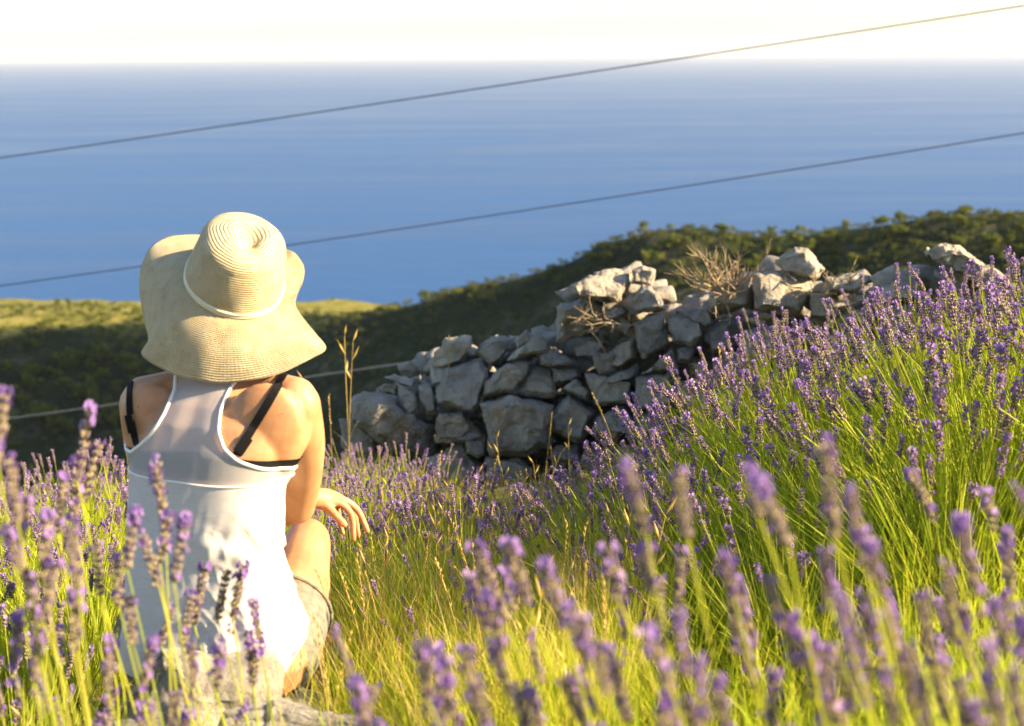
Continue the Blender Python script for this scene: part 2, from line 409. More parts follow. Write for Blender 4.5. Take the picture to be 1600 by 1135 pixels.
# crest trees along the two skylines
for k in range(28):
    px = rg.uniform(540, 1640); az = math.atan2(ray(px, 400).x, ray(px, 400).y)
    r_ = np.interp(az, RB[0], RB[1]) + rg.uniform(-14, 3); x, y = r_ * math.sin(az), r_ * math.cos(az); sz = rg.uniform(1.0, 2.4)
    o = add('crest_tree', tree_me[rg.integers(5)], loc=(x, y, terrain(x, y))); o.scale = (sz * 1.1, sz * 1.1, sz * .8); o.rotation_euler = (0, 0, rg.uniform(0, 6.28))
    tag(o, 'low tree on the skyline crest of the hill behind the wall', 'tree', 'trees along the hill crest')
x, y, r_ = hit_terrain(108, 486); o = add('lone_tree', tree_me[1], loc=(x, y, terrain(x, y))); o.scale = (3.2, 3.2, 6.5)
tag(o, 'lone dark tree standing up from the plateau skyline against the sea', 'tree')
WV, WF, WN = [], [], 0
def wood(x, y, sz):
    global WN
    me_ = tree_me[int(rg.integers(5))]; v_ = np.zeros(len(me_.vertices) * 3, np.float32); me_.vertices.foreach_get('co', v_); v_ = v_.reshape(-1, 3) * sz; a_ = rg.uniform(0, 6.28)
    v_ = np.c_[v_[:, 0] * math.cos(a_) - v_[:, 1] * math.sin(a_), v_[:, 0] * math.sin(a_) + v_[:, 1] * math.cos(a_), v_[:, 2] * .9] + np.array((x, y, terrain(x, y)))
    WV.append(v_); f_ = [tuple(i + WN for i in p.vertices) for p in me_.polygons if p.material_index == 0]; WF.append(np.array(f_)); WN += len(v_)
for k in range(150):
    if k % 3:
        px = rg.uniform(540, 1640); az = math.atan2(ray(px, 400).x, ray(px, 400).y); r_ = np.interp(az, RB[0], RB[1]) + rg.uniform(-75, 4); sz = rg.uniform(1.3, 3.2)
    else:
        px = rg.uniform(-60, 240); az = math.atan2(ray(px, 500).x, ray(px, 500).y); r_ = np.interp(az, RA[0], RA[1]) + rg.uniform(-150, 0); sz = rg.uniform(2.5, 5)
    wood(r_ * math.sin(az), r_ * math.cos(az), sz)
o = add('woodland', mesh_np('woodland', np.concatenate(WV), np.concatenate(WF), [M['tree']])); tag(o, 'far evergreen woodland mingled with the hillside scrub', 'woodland', kind='stuff')
# scrub (nobody could count it)
bv = [np.concatenate(b.v) for b in bush]; bf = [np.array(b.f) for b in bush]
vs, fs, off = [], [], 0
def put_bush(x, y, sz):
    global off
    k = rg.integers(4); a = rg.uniform(0, 6.28); c, s_ = math.cos(a), math.sin(a)
    v = bv[k] * sz; v = np.c_[v[:, 0] * c - v[:, 1] * s_, v[:, 0] * s_ + v[:, 1] * c, v[:, 2] * .8 - .25 * sz] + (x, y, 0)
    vs.append((v, x, y)); fs.append(bf[k] + off); off += len(v)
n = 0
while n < 6500:
    if rg.uniform() < .45:
        az = rg.uniform(RA[0][1], math.atan2(ray(600, 500).x, ray(600, 500).y)); r_ = np.interp(az, RA[0], RA[1]) + rg.uniform(-200, 45); sz = rg.uniform(1.2, 3.2)
    else:
        az = rg.uniform(-.14, .42); r_ = np.interp(az, RB[0], RB[1]) + rg.uniform(-130, 12); sz = rg.uniform(1.4, 3.4)
    put_bush(r_ * math.sin(az), r_ * math.cos(az), sz); n += 1
zz = terrain_np(np.array([q[1] for q in vs]), np.array([q[2] for q in vs]))
V = np.concatenate([q[0] + (0, 0, z) for q, z in zip(vs, zz)])
s = add('scrub', mesh_np('scrub', V, np.concatenate(fs), [M['scrub']])); tag(s, 'low evergreen scrub covering the hills above the sea', 'scrub', kind='stuff')

# ------------------------------------------------------------------ overhead cables
def cable(name, pts, Yl, Yr, r_, mat, lab, sides=8):
    (xa, ya), (xm, ym), (xb, yb) = pts; path = []
    for i in range(-14, 55):
        t_ = i / 40; x = xa + (xb - xa) * t_
        L = ((x - xm) * (x - xb)) / ((xa - xm) * (xa - xb)) * ya + ((x - xa) * (x - xb)) / ((xm - xa) * (xm - xb)) * ym + ((x - xa) * (x - xm)) / ((xb - xa) * (xb - xm)) * yb
        path.append(P(x, L, Yl + (Yr - Yl) * t_))
    v, f = tube(path, r_, sides); o = add(name, mesh_np(name, v, f, [mat], None, True)); tag(o, lab, 'cable', 'overhead cables'); return path
c1 = cable('overhead_cable', [(0, 247), (800, 131), (1600, 9)], 17, 15, .0075, M['cable'], 'highest dark overhead cable crossing the sea horizon')
c2 = cable('overhead_cable', [(0, 447), (800, 332), (1600, 208)], 17, 15, .0068, M['cable'], 'dark overhead cable passing behind the straw hat below the upper cable')
c3 = cable('overhead_cable', [(0, 656), (600, 572), (1000, 512)], 18, 16.5, .004, M['cable_pale'], 'thin pale cable low over the valley behind the stone wall')

# ------------------------------------------------------------------ stones
def stone_mesh(name, pts, cuts=3, amp=.018, smooth_n=2, seed=0, freq=7.0):
    bm = bmesh.new()
    for p in pts: bm.verts.new(p)
    r = bmesh.ops.convex_hull(bm, input=bm.verts)
    for v in [v for v in bm.verts if not v.link_faces]: bm.verts.remove(v)
    for k in range(cuts):
        es = list(bm.edges); av = sum(e.calc_length() for e in es) / len(es)
        bmesh.ops.subdivide_edges(bm, edges=[e for e in es if e.calc_length() > av * .55], cuts=1, use_grid_fill=False)
        bmesh.ops.triangulate(bm, faces=bm.faces)
        if k < smooth_n: bmesh.ops.smooth_vert(bm, verts=bm.verts, factor=.22, use_axis_x=True, use_axis_y=True, use_axis_z=True)
    bm.normal_update(); o = Vector((seed * 3.1, seed * 1.7, seed * .9)); ds = []
    for v in bm.verts:
        q = v.co * freq + o
        d = noise.fractal(q, 1.0, 2.1, 4) * amp
        c = noise.cell(v.co * freq * .9 + o) ; d += (c) * amp * .25
        rdg = 1 - abs(noise.noise(q * .7 + Vector((9, 3, 1)))) * 2; d -= max(0, rdg - .55) * amp * 1.3
        ds.append(v.normal * d)
    for v, d in zip(bm.verts, ds): v.co += d
    me = bpy.data.meshes.new(name); bm.to_mesh(me); bm.free(); me.materials.append(M['stone'])
    return me
def wallY(px): return 7.05 - (px - 540) / 1060 * 1.15
def Z3(l): return [(520 + x / 3.636, 480 + y / 3.636) for x, y in l]
def Z4(l): return [(840 + x / 3.6625, 370 + y / 3.6625) for x, y in l]
def Z5(l): return [(1180 + x / 3.548, 300 + y / 3.548) for x, y in l]
TR = [Z3(l) for l in [
 [(195,490),(300,500),(380,600),(560,680),(590,780),(570,850),(330,820),(250,740),(140,650)], [(370,440),(480,470),(490,600),(430,640),(380,560)],
 [(240,460),(300,430),(375,440),(370,510),(290,490)], [(300,400),(350,380),(470,420),(460,450),(390,440)], [(480,440),(560,430),(590,600),(540,620),(490,520)],
 [(595,250),(640,180),(780,170),(785,250),(740,310),(640,340),(560,370),(530,350)], [(640,340),(850,290),(890,360),(850,480),(830,570),(780,600),(590,550),(590,480)],
 [(800,250),(900,170),(1030,170),(1030,230),(890,360),(840,300)], [(1030,190),(1100,130),(1140,180),(1050,240)], [(1050,240),(1150,150),(1250,170),(1250,250),(1000,300)],
 [(880,420),(980,320),(1130,310),(1110,380),(1030,490),(850,510)], [(1030,490),(1150,340),(1230,350),(1290,500),(1250,520)],
 [(850,560),(1020,500),(1250,560),(1230,800),(1070,850),(890,850),(880,700)], [(600,600),(740,600),(800,690),(720,770),(590,760)], [(690,760),(820,680),(870,740),(760,770)],
 [(750,740),(870,740),(870,840),(830,860),(760,830)], [(520,870),(740,770),(760,850),(850,900),(800,980),(680,1000),(530,910)], [(1250,340),(1390,340),(1410,390),(1370,430),(1260,430)],
 [(1310,460),(1380,410),(1460,480),(1440,520)], [(1230,620),(1340,500),(1490,600),(1430,760),(1380,770),(1240,700)], [(1490,650),(1600,590),(1640,700),(1600,800),(1480,720)],
 [(1270,780),(1390,790),(1390,900),(1230,860)], [(1480,270),(1600,260),(1620,300),(1600,370),(1510,390)], [(40,640),(140,640),(250,760),(230,860),(60,800)], [(880,860),(1060,860),(1180,960),(1000,1050),(860,1000)],
 [(90,560),(190,530),(200,640),(110,650)], [(560,320),(650,330),(640,440),(560,450)], [(1160,250),(1260,230),(1350,300),(1280,340),(1180,330)], [(330,850),(500,880),(520,960),(380,990)]]]
TR += [Z4(l) for l in [
 [(110,400),(300,340),(370,390),(360,500),(210,590),(110,600)], [(180,290),(400,190),(540,190),(540,260),(460,370),(300,350),(190,340)], [(540,190),(600,170),(680,190),(650,280),(540,270)],
 [(480,380),(600,270),(650,280),(720,370),(730,420),(560,450)], [(370,420),(490,390),(510,430),(390,480)], [(560,500),(720,440),(740,570),(760,620),(610,700),(560,640)],
 [(740,470),(880,430),(930,470),(950,570),(880,620),(780,600)], [(970,530),(1100,480),(1130,640),(1000,670),(960,590)], [(330,700),(560,570),(570,700),(360,790)], [(360,830),(570,730),(570,800),(380,850)],
 [(590,790),(770,650),(810,750),(640,780)], [(560,810),(750,790),(790,900),(730,990),(570,1000)], [(280,790),(390,860),(540,830),(530,940),(330,970)], [(800,640),(900,620),(870,720),(800,710)],
 [(870,720),(980,720),(970,800),(910,800)], [(80,750),(220,750),(250,800),(130,840)], [(140,870),(220,810),(300,900),(260,920)], [(330,1030),(500,970),(560,1050),(540,1130),(320,1130)],
 [(210,640),(300,590),(380,610),(330,690),(230,690)], [(440,520),(480,450),(530,510),(510,570)], [(70,690),(160,680),(220,720),(90,740)], [(1210,470),(1320,420),(1350,450),(1290,510),(1230,500)],
 [(1250,220),(1310,190),(1400,225),(1465,240),(1465,440),(1250,420)], [(1170,540),(1400,520),(1460,650),(1180,760)], [(980,300),(1070,250),(1240,280),(1220,400),(1000,400)], [(800,820),(980,820),(1000,960),(820,980)],
 [(1000,690),(1170,680),(1180,800),(1020,820)], [(780,420),(980,410),(1000,500),(960,520)], [(560,1010),(740,1010),(760,1120),(580,1130)]]]
TR += [Z5(l) for l in [
 [(100,370),(220,310),(290,310),(380,430),(330,490),(150,450),(100,400)], [(0,460),(60,440),(300,480),(310,560),(250,680),(100,640),(0,650)], [(400,480),(600,440),(660,490),(560,560),(380,560)],
 [(550,540),(640,560),(650,610),(560,610)], [(930,330),(1020,290),(1110,290),(1200,390),(1400,500),(1460,560),(1300,540),(1060,420)], [(1000,440),(1180,430),(1220,560),(1050,560)],
 [(1280,440),(1330,440),(1490,560),(1490,680),(1300,600)], [(440,700),(620,620),(680,640),(680,720),(450,740)], [(0,680),(60,660),(130,700),(30,720)], [(640,480),(760,400),(940,470),(930,600),(680,600)],
 [(300,560),(430,560),(450,690),(300,700)], [(700,610),(900,610),(920,740),(720,760)], [(1480,520),(1640,480),(1720,560),(1680,680),(1500,660)], [(1660,420),(1800,380),(1900,480),(1850,640),(1700,620)]]]
rg = np.random.default_rng(11)
bx = P(900, 740, wallY(900)); wall = empty('dry_stone_wall', (bx.x, bx.y, ground(bx.x, bx.y)))
tag(wall, 'tumbledown dry stone wall of grey limestone at the edge of the lavender field', 'wall')
WL = wall.location.copy()
def add_stone(me, cen, parent=wall, base=WL):
    me.transform(Matrix.Translation(-cen)); o = add('stone', me, parent, cen - base); return o
wall_top = [(540, 652), (590, 615), (640, 560), (700, 528), (800, 525), (865, 500), (900, 440), (1020, 425), (1070, 455), (1180, 440), (1240, 400), (1290, 430), (1400, 440), (1460, 410), (1520, 420), (1600, 460), (1760, 420)]
TX = [a for a, b in wall_top]; TY = [b for a, b in wall_top]
for i, poly in enumerate(TR):
    cx = sum(p[0] for p in poly) / len(poly); cy = sum(p[1] for p in poly) / len(poly)
    sx = max(p[0] for p in poly) - min(p[0] for p in poly); sy = max(p[1] for p in poly) - min(p[1] for p in poly)
    depth = max(.10, min(.32, .003 * .75 * max(sx, sy)))
    Y0 = wallY(cx) + .10 * np.clip((600 - cy) / 200, -.5, 1) + rg.uniform(-.03, .03)
    pts = []
    gx_, gy_ = rg.normal() * .22, rg.normal() * .22 - .18; kf = rg.uniform(.62, .86)
    for (x, y) in poly:
        tl = ((x - cx) / max(sx, 1) * gx_ + (y - cy) / max(sy, 1) * gy_) * 1.6 * depth
        for kk, yy in ((kf, -.55 * depth + tl), (1.03, -.10 * depth + tl * .6), (1.0, .28 * depth), (.75, .6 * depth)):
            pts.append(P(cx + (x - cx) * kk, cy + (y - cy) * kk, Y0 + yy))
    cen = P(cx, cy, Y0)
    big = max(sx, sy) > 45
    me = stone_mesh('stone', [p - cen for p in pts], 4 if big else 3, .0075 + .00011 * max(sx, sy), 0, i + 1, 11.0)
    o = add('stone', me, wall, cen - WL)
# the second face and the hearting of the wall
HV, HF, HN = [], [], 0
for px in np.arange(548, 1760, 30):
    top = np.interp(px, TX, TY) + 24; b = P(px, 700, wallY(px)); zb = ground(b.x, b.y + .25) - .05
    zt = P(px, top, wallY(px) + .25).z; z = zb + .05; lay = 0
    while z < zt + .06:
        for dy in (.25, .48):
            if dy > .3 and z > zt - .02: continue
            c = Vector((b.x + rg.uniform(-.04, .04), wallY(px) + dy + rg.uniform(-.03, .03), z)); r_ = rg.uniform(.075, .11)
            pts = [Vector((rg.normal(), rg.normal(), rg.normal())).normalized() * r_ * rg.uniform(.8, 1.15) for _ in range(14)]
            hm = stone_mesh('stone', [Vector((p.x * 1.15, p.y, p.z * .85)) for p in pts], 2, .012, 1, int(px) + lay)
            co_ = np.zeros(len(hm.vertices) * 3, np.float32); hm.vertices.foreach_get('co', co_); fi_ = np.zeros(len(hm.loops), np.int32); hm.loops.foreach_get('vertex_index', fi_)
            HV.append(co_.reshape(-1, 3) + np.array(c - WL, np.float32)); HF.append(fi_.reshape(-1, 3) + HN); HN += len(hm.vertices); bpy.data.meshes.remove(hm)
        z += .135; lay += 1
o = add('hearting_stones', mesh_np('hearting_stones', np.concatenate(HV), np.concatenate(HF), [M['stone']]), wall); o['kind'] = 'stuff'
# foot stones, mostly behind the lavender
for px in np.arange(560, 1700, 42):
    b = P(px, 740, wallY(px) - .02); zt = P(px, np.interp(px, [540, 650, 750, 880, 960, 1080, 1180, 1300, 1600], [690, 745, 745, 720, 680, 640, 580, 520, 500]), wallY(px)).z; z = ground(b.x, b.y) + .04
    while z < zt - .03:
        r_ = rg.uniform(.075, .11); c = Vector((b.x + rg.uniform(-.03, .03), b.y + rg.uniform(-.02, .04), z))
        pts = [Vector((rg.normal(), rg.normal(), rg.normal())).normalized() * r_ * rg.uniform(.8, 1.15) for _ in range(13)]
        add('stone', stone_mesh('stone', pts, 3, .014, 1, int(px) * 3), wall, c - WL); z += .15

# rocks beside and under the seated person
def ground_rock(cx, cy, cz, sx, sy, sz, rz, seed, lab, name='rock'):
    rg2 = np.random.default_rng(seed); pts = []
    for _ in range(26):
        d = rg2.normal(size=3); d /= np.linalg.norm(d); d *= rg2.uniform(.82, 1.1)
        pts.append(Vector((d[0] * sx, d[1] * sy, max(d[2], -.6) * sz)))
    me = stone_mesh(name, pts, 5, .022, 2, seed, 6.0); o = add(name, me, None, (cx, cy, cz)); o.rotation_euler = (0, 0, rz)
    tag(o, lab, 'rock', 'limestone rocks around the seat'); return o
def at_ground(px, py):
    d = ray(px, py); t_ = np.linspace(.5, 9, 1500); p = np.array(CAM)[None] + np.array(d)[None] * t_[:, None]
    b = np.nonzero(p[:, 2] < ground_np(p[:, 0], p[:, 1]))[0]; q = p[b[0]]; return q[0], q[1]
seat_z = P(345, 1072, 2.70).z
ground_rock(-.60, 2.69, seat_z - .105, .30, .22, .125, .3, 21, 'pale limestone boulder used as a seat by the person')
ground_rock(P(290, 1060, 2.42).x, 2.42, .235, .19, .13, .23, .2, 22, 'jagged sunlit limestone rock behind the seated person')
ground_rock(P(470, 1120, 2.22).x, 2.22, .23, .19, .12, .18, -.1, 23, 'flat pale limestone slab in the grass behind the seat')
ground_rock(P(185, 1110, 2.2).x, 2.2, .22, .16, .12, .17, .5, 24, 'low cracked limestone rock half buried among lavender stems')

# ------------------------------------------------------------------ the seated person
YW = 2.70
person = empty('person', (P(345, 1072, YW).x, YW, seat_z))
tag(person, 'person in white racerback top and wide straw hat sitting with back turned', 'person')
PO = person.location.copy()
def padd(name, me, parent=person):
    if parent is person: me.transform(Matrix.Translation(-PO))
    else: me.transform(Matrix.Translation(-PO))
    return add(name, me, parent)
PXM = 2.84 / FPX
# torso sections: photo y, centre x, half width (px), depth Y, half depth (m)
SEC = [(1078, 345, 105, 2.71, .085), (1060, 345, 134, 2.71, .112), (1025, 344, 146, 2.705, .124), (985, 338, 136, 2.70, .122), (930, 330, 122, 2.70, .110), (870, 322, 106, 2.705, .098),
       (800, 321, 116, 2.715, .097), (740, 324, 123, 2.725, .101), (690, 332, 130, 2.735, .104), (650, 338, 128, 2.75, .100), (620, 342, 104, 2.765, .088), (600, 347, 80, 2.775, .074),
       (584, 352, 54, 2.785, .060), (566, 355, 43, 2.79, .054), (530, 360, 39, 2.80, .052), (490, 363, 38, 2.815, .052)]
def torso_mesh():
    N = 40; v = []; f = []
    for py, cx, hw, Yc, hd in SEC:
        c = P(cx, py, Yc); a = hw * PXM
        for k in range(N):
            g = 2 * math.pi * k / N; cs, sn = math.cos(g), math.sin(g); e = .86
            x = math.copysign(abs(cs) ** e, cs) * a; y = math.copysign(abs(sn) ** e, sn) * hd
            if y < 0: y += .005 * math.exp(-(x / .024) ** 2)      # furrow along the spine
            yw = -R(float(np.interp(py, [560, 740, 870, 985, 1060], [20, 20, 14, 7, 5]))); v.append(c + Vector((x * math.cos(yw) - y * math.sin(yw), x * math.sin(yw) + y * math.cos(yw), 0)))
    n = len(SEC)
    for i in range(n - 1):
        for k in range(N): f.append((i * N + k, (i + 1) * N + k, (i + 1) * N + (k + 1) % N, i * N + (k + 1) % N))
    f.append(tuple(range(N))); f.append(tuple((n - 1) * N + k for k in range(N - 1, -1, -1)))
    return v, f
def ellipsoid(c, r, rot=None, seg=20, rings=12):
    v = []; f = []; c = Vector(c)
    for i in range(rings + 1):
        th = math.pi * i / rings
        for k in range(seg):
            g = 2 * math.pi * k / seg
            q = Vector((r[0] * math.sin(th) * math.cos(g), r[1] * math.sin(th) * math.sin(g), r[2] * math.cos(th)))
            if rot: q = rot @ q
            v.append(c + q)
    for i in range(rings):
        for k in range(seg): f.append((i * seg + k, (i + 1) * seg + k, (i + 1) * seg + (k + 1) % seg, i * seg + (k + 1) % seg))
    return v, f
def limb(pts, radii, acc, per=6, sides=18):
    path = catmull(pts, per); n = len(path); m = len(pts)
    rr = [float(np.interp(i / (n - 1) * (m - 1), range(m), radii)) for i in range(n)]
    v, f = tube(path, rr, sides); acc.add(v, f)
    for e, r_ in ((0, rr[0]), (-1, rr[-1])): acc.add(*ellipsoid(path[e], (r_, r_, r_), seg=14, rings=8))
def remesh(acc, name, voxel, mat, it=6, fac=.5):
    me = acc.mesh(name + '_raw', []); o = bpy.data.objects.new('tmp', me); COL.objects.link(o)
    m = o.modifiers.new('r', 'REMESH'); m.mode = 'VOXEL'; m.voxel_size = voxel; m.use_smooth_shade = True
    s_ = o.modifiers.new('s', 'SMOOTH'); s_.iterations = it; s_.factor = fac
    dg = bpy.context.evaluated_depsgraph_get(); dg.update()
    out = bpy.data.meshes.new_from_object(o.evaluated_get(dg)); out.name = name
    bpy.data.objects.remove(o); bpy.data.meshes.remove(me)
    out.materials.clear(); out.materials.append(mat); set_smooth(out); return out
def torso_parts(acc):
    acc.add(*torso_mesh())
    for (x, y, Yc, r_) in [(412, 668, 2.672, (.078, .030, .090)), (246, 664, 2.738, (.070, .028, .088))]:   # shoulder blades
        acc.add(*ellipsoid(P(x, y, Yc), r_, Matrix.Rotation(R(18 if x > 340 else -18), 3, 'Y')))
    for xs, dy in (([(462, 640), (450, 690), (430, 742)], -.022), ([(222, 640), (226, 690), (232, 735)], .028)):   # back of the armpit
        limb([P(x, y, Yc + dy) for (x, y), Yc in zip(xs, (2.742, 2.722, 2.715))], [.044, .038, .024], acc)
    for sx, xs in ((1, [(372, 575), (415, 604), (462, 622)]), (-1, [(334, 575), (285, 602), (226, 620)])):
        limb([P(x, y, Yc) for (x, y), Yc in zip(xs, (2.785, 2.765 - .012 * sx, 2.745 - .025 * sx))], [.034, .036, .042], acc)
R_HIP, R_MID, R_KNEE = P(428, 1012, 2.74), P(462, 922, 2.92), P(481, 845, 3.10)
L_HIP, L_MID, L_KNEE = P(262, 1012, 2.74), P(252, 922, 2.92), P(262, 845, 3.10)
fr = ground(R_KNEE.x, 3.12); fl = ground(L_KNEE.x, 3.12)
acc = Acc(); torso_parts(acc); torso_bvh_me = remesh(acc, 'torso', .005, M['skin'], 8)
A = Acc(); torso_parts(A)
limb([P(464, 632, 2.72), P(474, 690, 2.77), P(473, 745, 2.845), P(466, 792, 2.905)], [.047, .044, .040, .036], A)         # right upper arm
limb([P(466, 792, 2.91), P(420, 800, 3.0), P(350, 800, 3.08)], [.037, .037, .026], A)                                      # right forearm, in the lap
limb([P(222, 632, 2.772), P(230, 700, 2.82), P(262, 785, 2.94)], [.046, .042, .035], A)                                    # left upper arm
limb([P(262, 785, 2.94), P(370, 780, 3.03), P(484, 776, 3.115)], [.036, .034, .0235], A)                                    # left forearm across to the right knee
for hip, mid, kn, fz, sg in ((R_HIP, R_MID, R_KNEE, fr, 1), (L_HIP, L_MID, L_KNEE, fl, -1)):
    limb([hip, mid, kn], [.088, .070, .052], A)
    an = Vector((kn.x + .01 * sg, kn.y + .02, fz + .075))
    limb([kn, kn.lerp(an, .35) + Vector((0, -.022, 0)), an], [.050, .047, .031], A)
    limb([an + Vector((0, -.025, -.035)), an + Vector((.005 * sg, .07, -.03)), an + Vector((.012 * sg, .17, -.052))], [.033, .032, .022], A)
    for t_ in range(5):
        b = an + Vector((.012 * sg + (t_ - 2) * .0125 * -sg, .165 - abs(t_ - 1) * .006, -.058)); limb([b, b + Vector((0, .035, -.004))], [.0095, .008], A, 3, 8)
# hand resting over the right knee
def hand(A, wr, kn, fingers, thumb):
    limb([wr, wr.lerp(kn, .55), kn], [.023, .0265, .022], A)
    for f_, r_ in fingers:
        limb([wr.lerp(f_[0], .45)] + list(f_), [.013, r_ * 1.15, r_, r_ * .82], A, 5, 10)
    limb([wr.lerp(thumb[0], .3)] + list(thumb), [.016, .0125, .0105, .0092], A, 5, 10)
W_ = P(486, 777, 3.12)
thumb = [P(507, 789, 3.125), P(523, 804, 3.115), P(538, 820, 3.11)]
hand(A, W_, P(524, 783, 3.165),
     [([P(533, 787, 3.14), P(549, 806, 3.145), P(553, 843, 3.14)], .0088), ([P(537, 782, 3.165), P(559, 798, 3.175), P(574, 830, 3.17)], .0090),
      ([P(532, 781, 3.19), P(552, 800, 3.205), P(560, 838, 3.20)], .0084), ([P(524, 782, 3.21), P(530, 812, 3.225), P(536, 834, 3.22)], .0076)], thumb)
W2 = P(350, 800, 3.08)
hand(A, W2, W2 + Vector((-.06, .045, -.01)), [([W2 + Vector((-.085 + .01 * k, .035 + .018 * k, -.012)), W2 + Vector((-.115 + .012 * k, .045 + .02 * k, -.03)), W2 + Vector((-.125 + .014 * k, .05 + .02 * k, -.055))], .0084) for k in range(4)],
     [W2 + Vector((-.03, .0, -.012)), W2 + Vector((-.055, -.012, -.02)), W2 + Vector((-.08, -.008, -.03))])
# head with a face
HC = P(366, 478, 2.835); A.add(*ellipsoid(HC, (.074, .092, .105), Matrix.Rotation(R(12), 3, 'X')))
A.add(*ellipsoid(HC + Vector((0, .045, -.055)), (.052, .05, .06))); A.add(*ellipsoid(HC + Vector((0, .082, -.085)), (.02, .018, .016)))
limb([HC + Vector((0, .088, .02)), HC + Vector((0, .108, -.022))], [.009, .013], A, 4, 10)
for sg in (-1, 1):
    A.add(*ellipsoid(HC + Vector((.076 * sg, -.005, -.02)), (.008, .017, .03)))
    A.add(*ellipsoid(HC + Vector((.03 * sg, .078, .024)), (.018, .012, .007)))
limb([HC + Vector((-.022, .083, -.056)), HC + Vector((0, .092, -.055)), HC + Vector((.022, .083, -.056))], [.004, .0075, .004], A, 4, 8)
body = remesh(A, 'body', .0034, M['skin'], 14); body_bvh = BVHTree.FromObject
bm = bmesh.new(); bm.from_mesh(body); BODY = BVHTree.FromBMesh(bm); bm.free()
bm = bmesh.new(); bm.from_mesh(torso_bvh_me); TORSO = BVHTree.FromBMesh(bm); bm.free()
padd('body', body)
for sg in (-1, 1):
    padd('eye', mesh_np('eye', *ellipsoid(HC + Vector((.03 * sg, .081, .008)), (.012, .011, .011)), [M['nail']], None, True))
def nail(name, a, b, up, r_):
    d = (b - a).normalized(); u = (up - d * up.dot(d)).normalized(); s_ = d.cross(u)
    v = []; f = []
    for i in range(5):
        for k in range(5):
            g = (k - 2) / 2; e = (i / 4); wd = r_ * .75 * (1 - .35 * abs(e - .5) * 2)
            v.append(b + d * (-.012 + .013 * e) + s_ * g * wd + u * (r_ * .93 - abs(g) ** 2 * r_ * .3 - .15 * r_ * e))
    for i in range(4):
        for k in range(4): f.append((i * 5 + k, i * 5 + k + 1, i * 5 + k + 6, i * 5 + k + 5))
    padd(name, mesh_np(name, v, f, [M['nail']], None, True))
nail('thumb_nail', thumb[1], thumb[2], Vector((.55, -.75, .45)), .0092)
# hair under the hat
padd('hair', mesh_np('hair', *ellipsoid(HC + Vector((0, -.012, .012)), (.079, .094, .104), Matrix.Rotation(R(14), 3, 'X'), 28, 18), [M['hair']], None, True))

# --- racerback top
zof = lambda py, Yc=2.64: P(340, py, Yc).z
xof = lambda px, py, Yc=2.64: P(px, py, Yc).x
LE = [(722, 188), (718, 193), (706, 208), (690, 225), (672, 238), (655, 247), (640, 252), (625, 256), (600, 254), (570, 243), (545, 232), (520, 224)]
RE = [(746, 470), (741, 455), (736, 430), (730, 410), (715, 376), (697, 353), (672, 342), (645, 341), (618, 350), (598, 368), (580, 392), (560, 418), (540, 430)]
LEz = np.array([zof(a) for a, b in LE]); LEx = np.array([xof(b, a) for a, b in LE])
REz = np.array([zof(a) for a, b in RE]); REx = np.array([xof(b, a) for a, b in RE])
ZL0, ZR0 = LEz[0], REz[0]
AX0, AX1 = P(342, 1040, 2.705), P(345, 600, 2.775)
def axis(z):
    t_ = (z - AX0.z) / (AX1.z - AX0.z); return AX0.lerp(AX1, t_)
NTH = 420; zs = np.linspace(zof(1046), zof(566), 250); th = np.linspace(0, 2 * math.pi, NTH + 1)[:-1]   # theta 0 = +X, 270 deg = towards the camera
rad_ = np.zeros((len(zs), NTH))
for i, z in enumerate(zs):
    c = axis(z); c = Vector((c.x, c.y, z))
    for k in range(0, NTH, 3):
        d = Vector((math.cos(th[k]), math.sin(th[k]), 0)); h = TORSO.ray_cast(c + d * .5, -d)
        rad_[i, k] = (h[0] - c).length if h[0] is not None else .05
    rad_[i] = np.interp(np.arange(NTH), np.r_[np.arange(0, NTH, 3), NTH], np.r_[rad_[i, ::3], rad_[i, 0]])
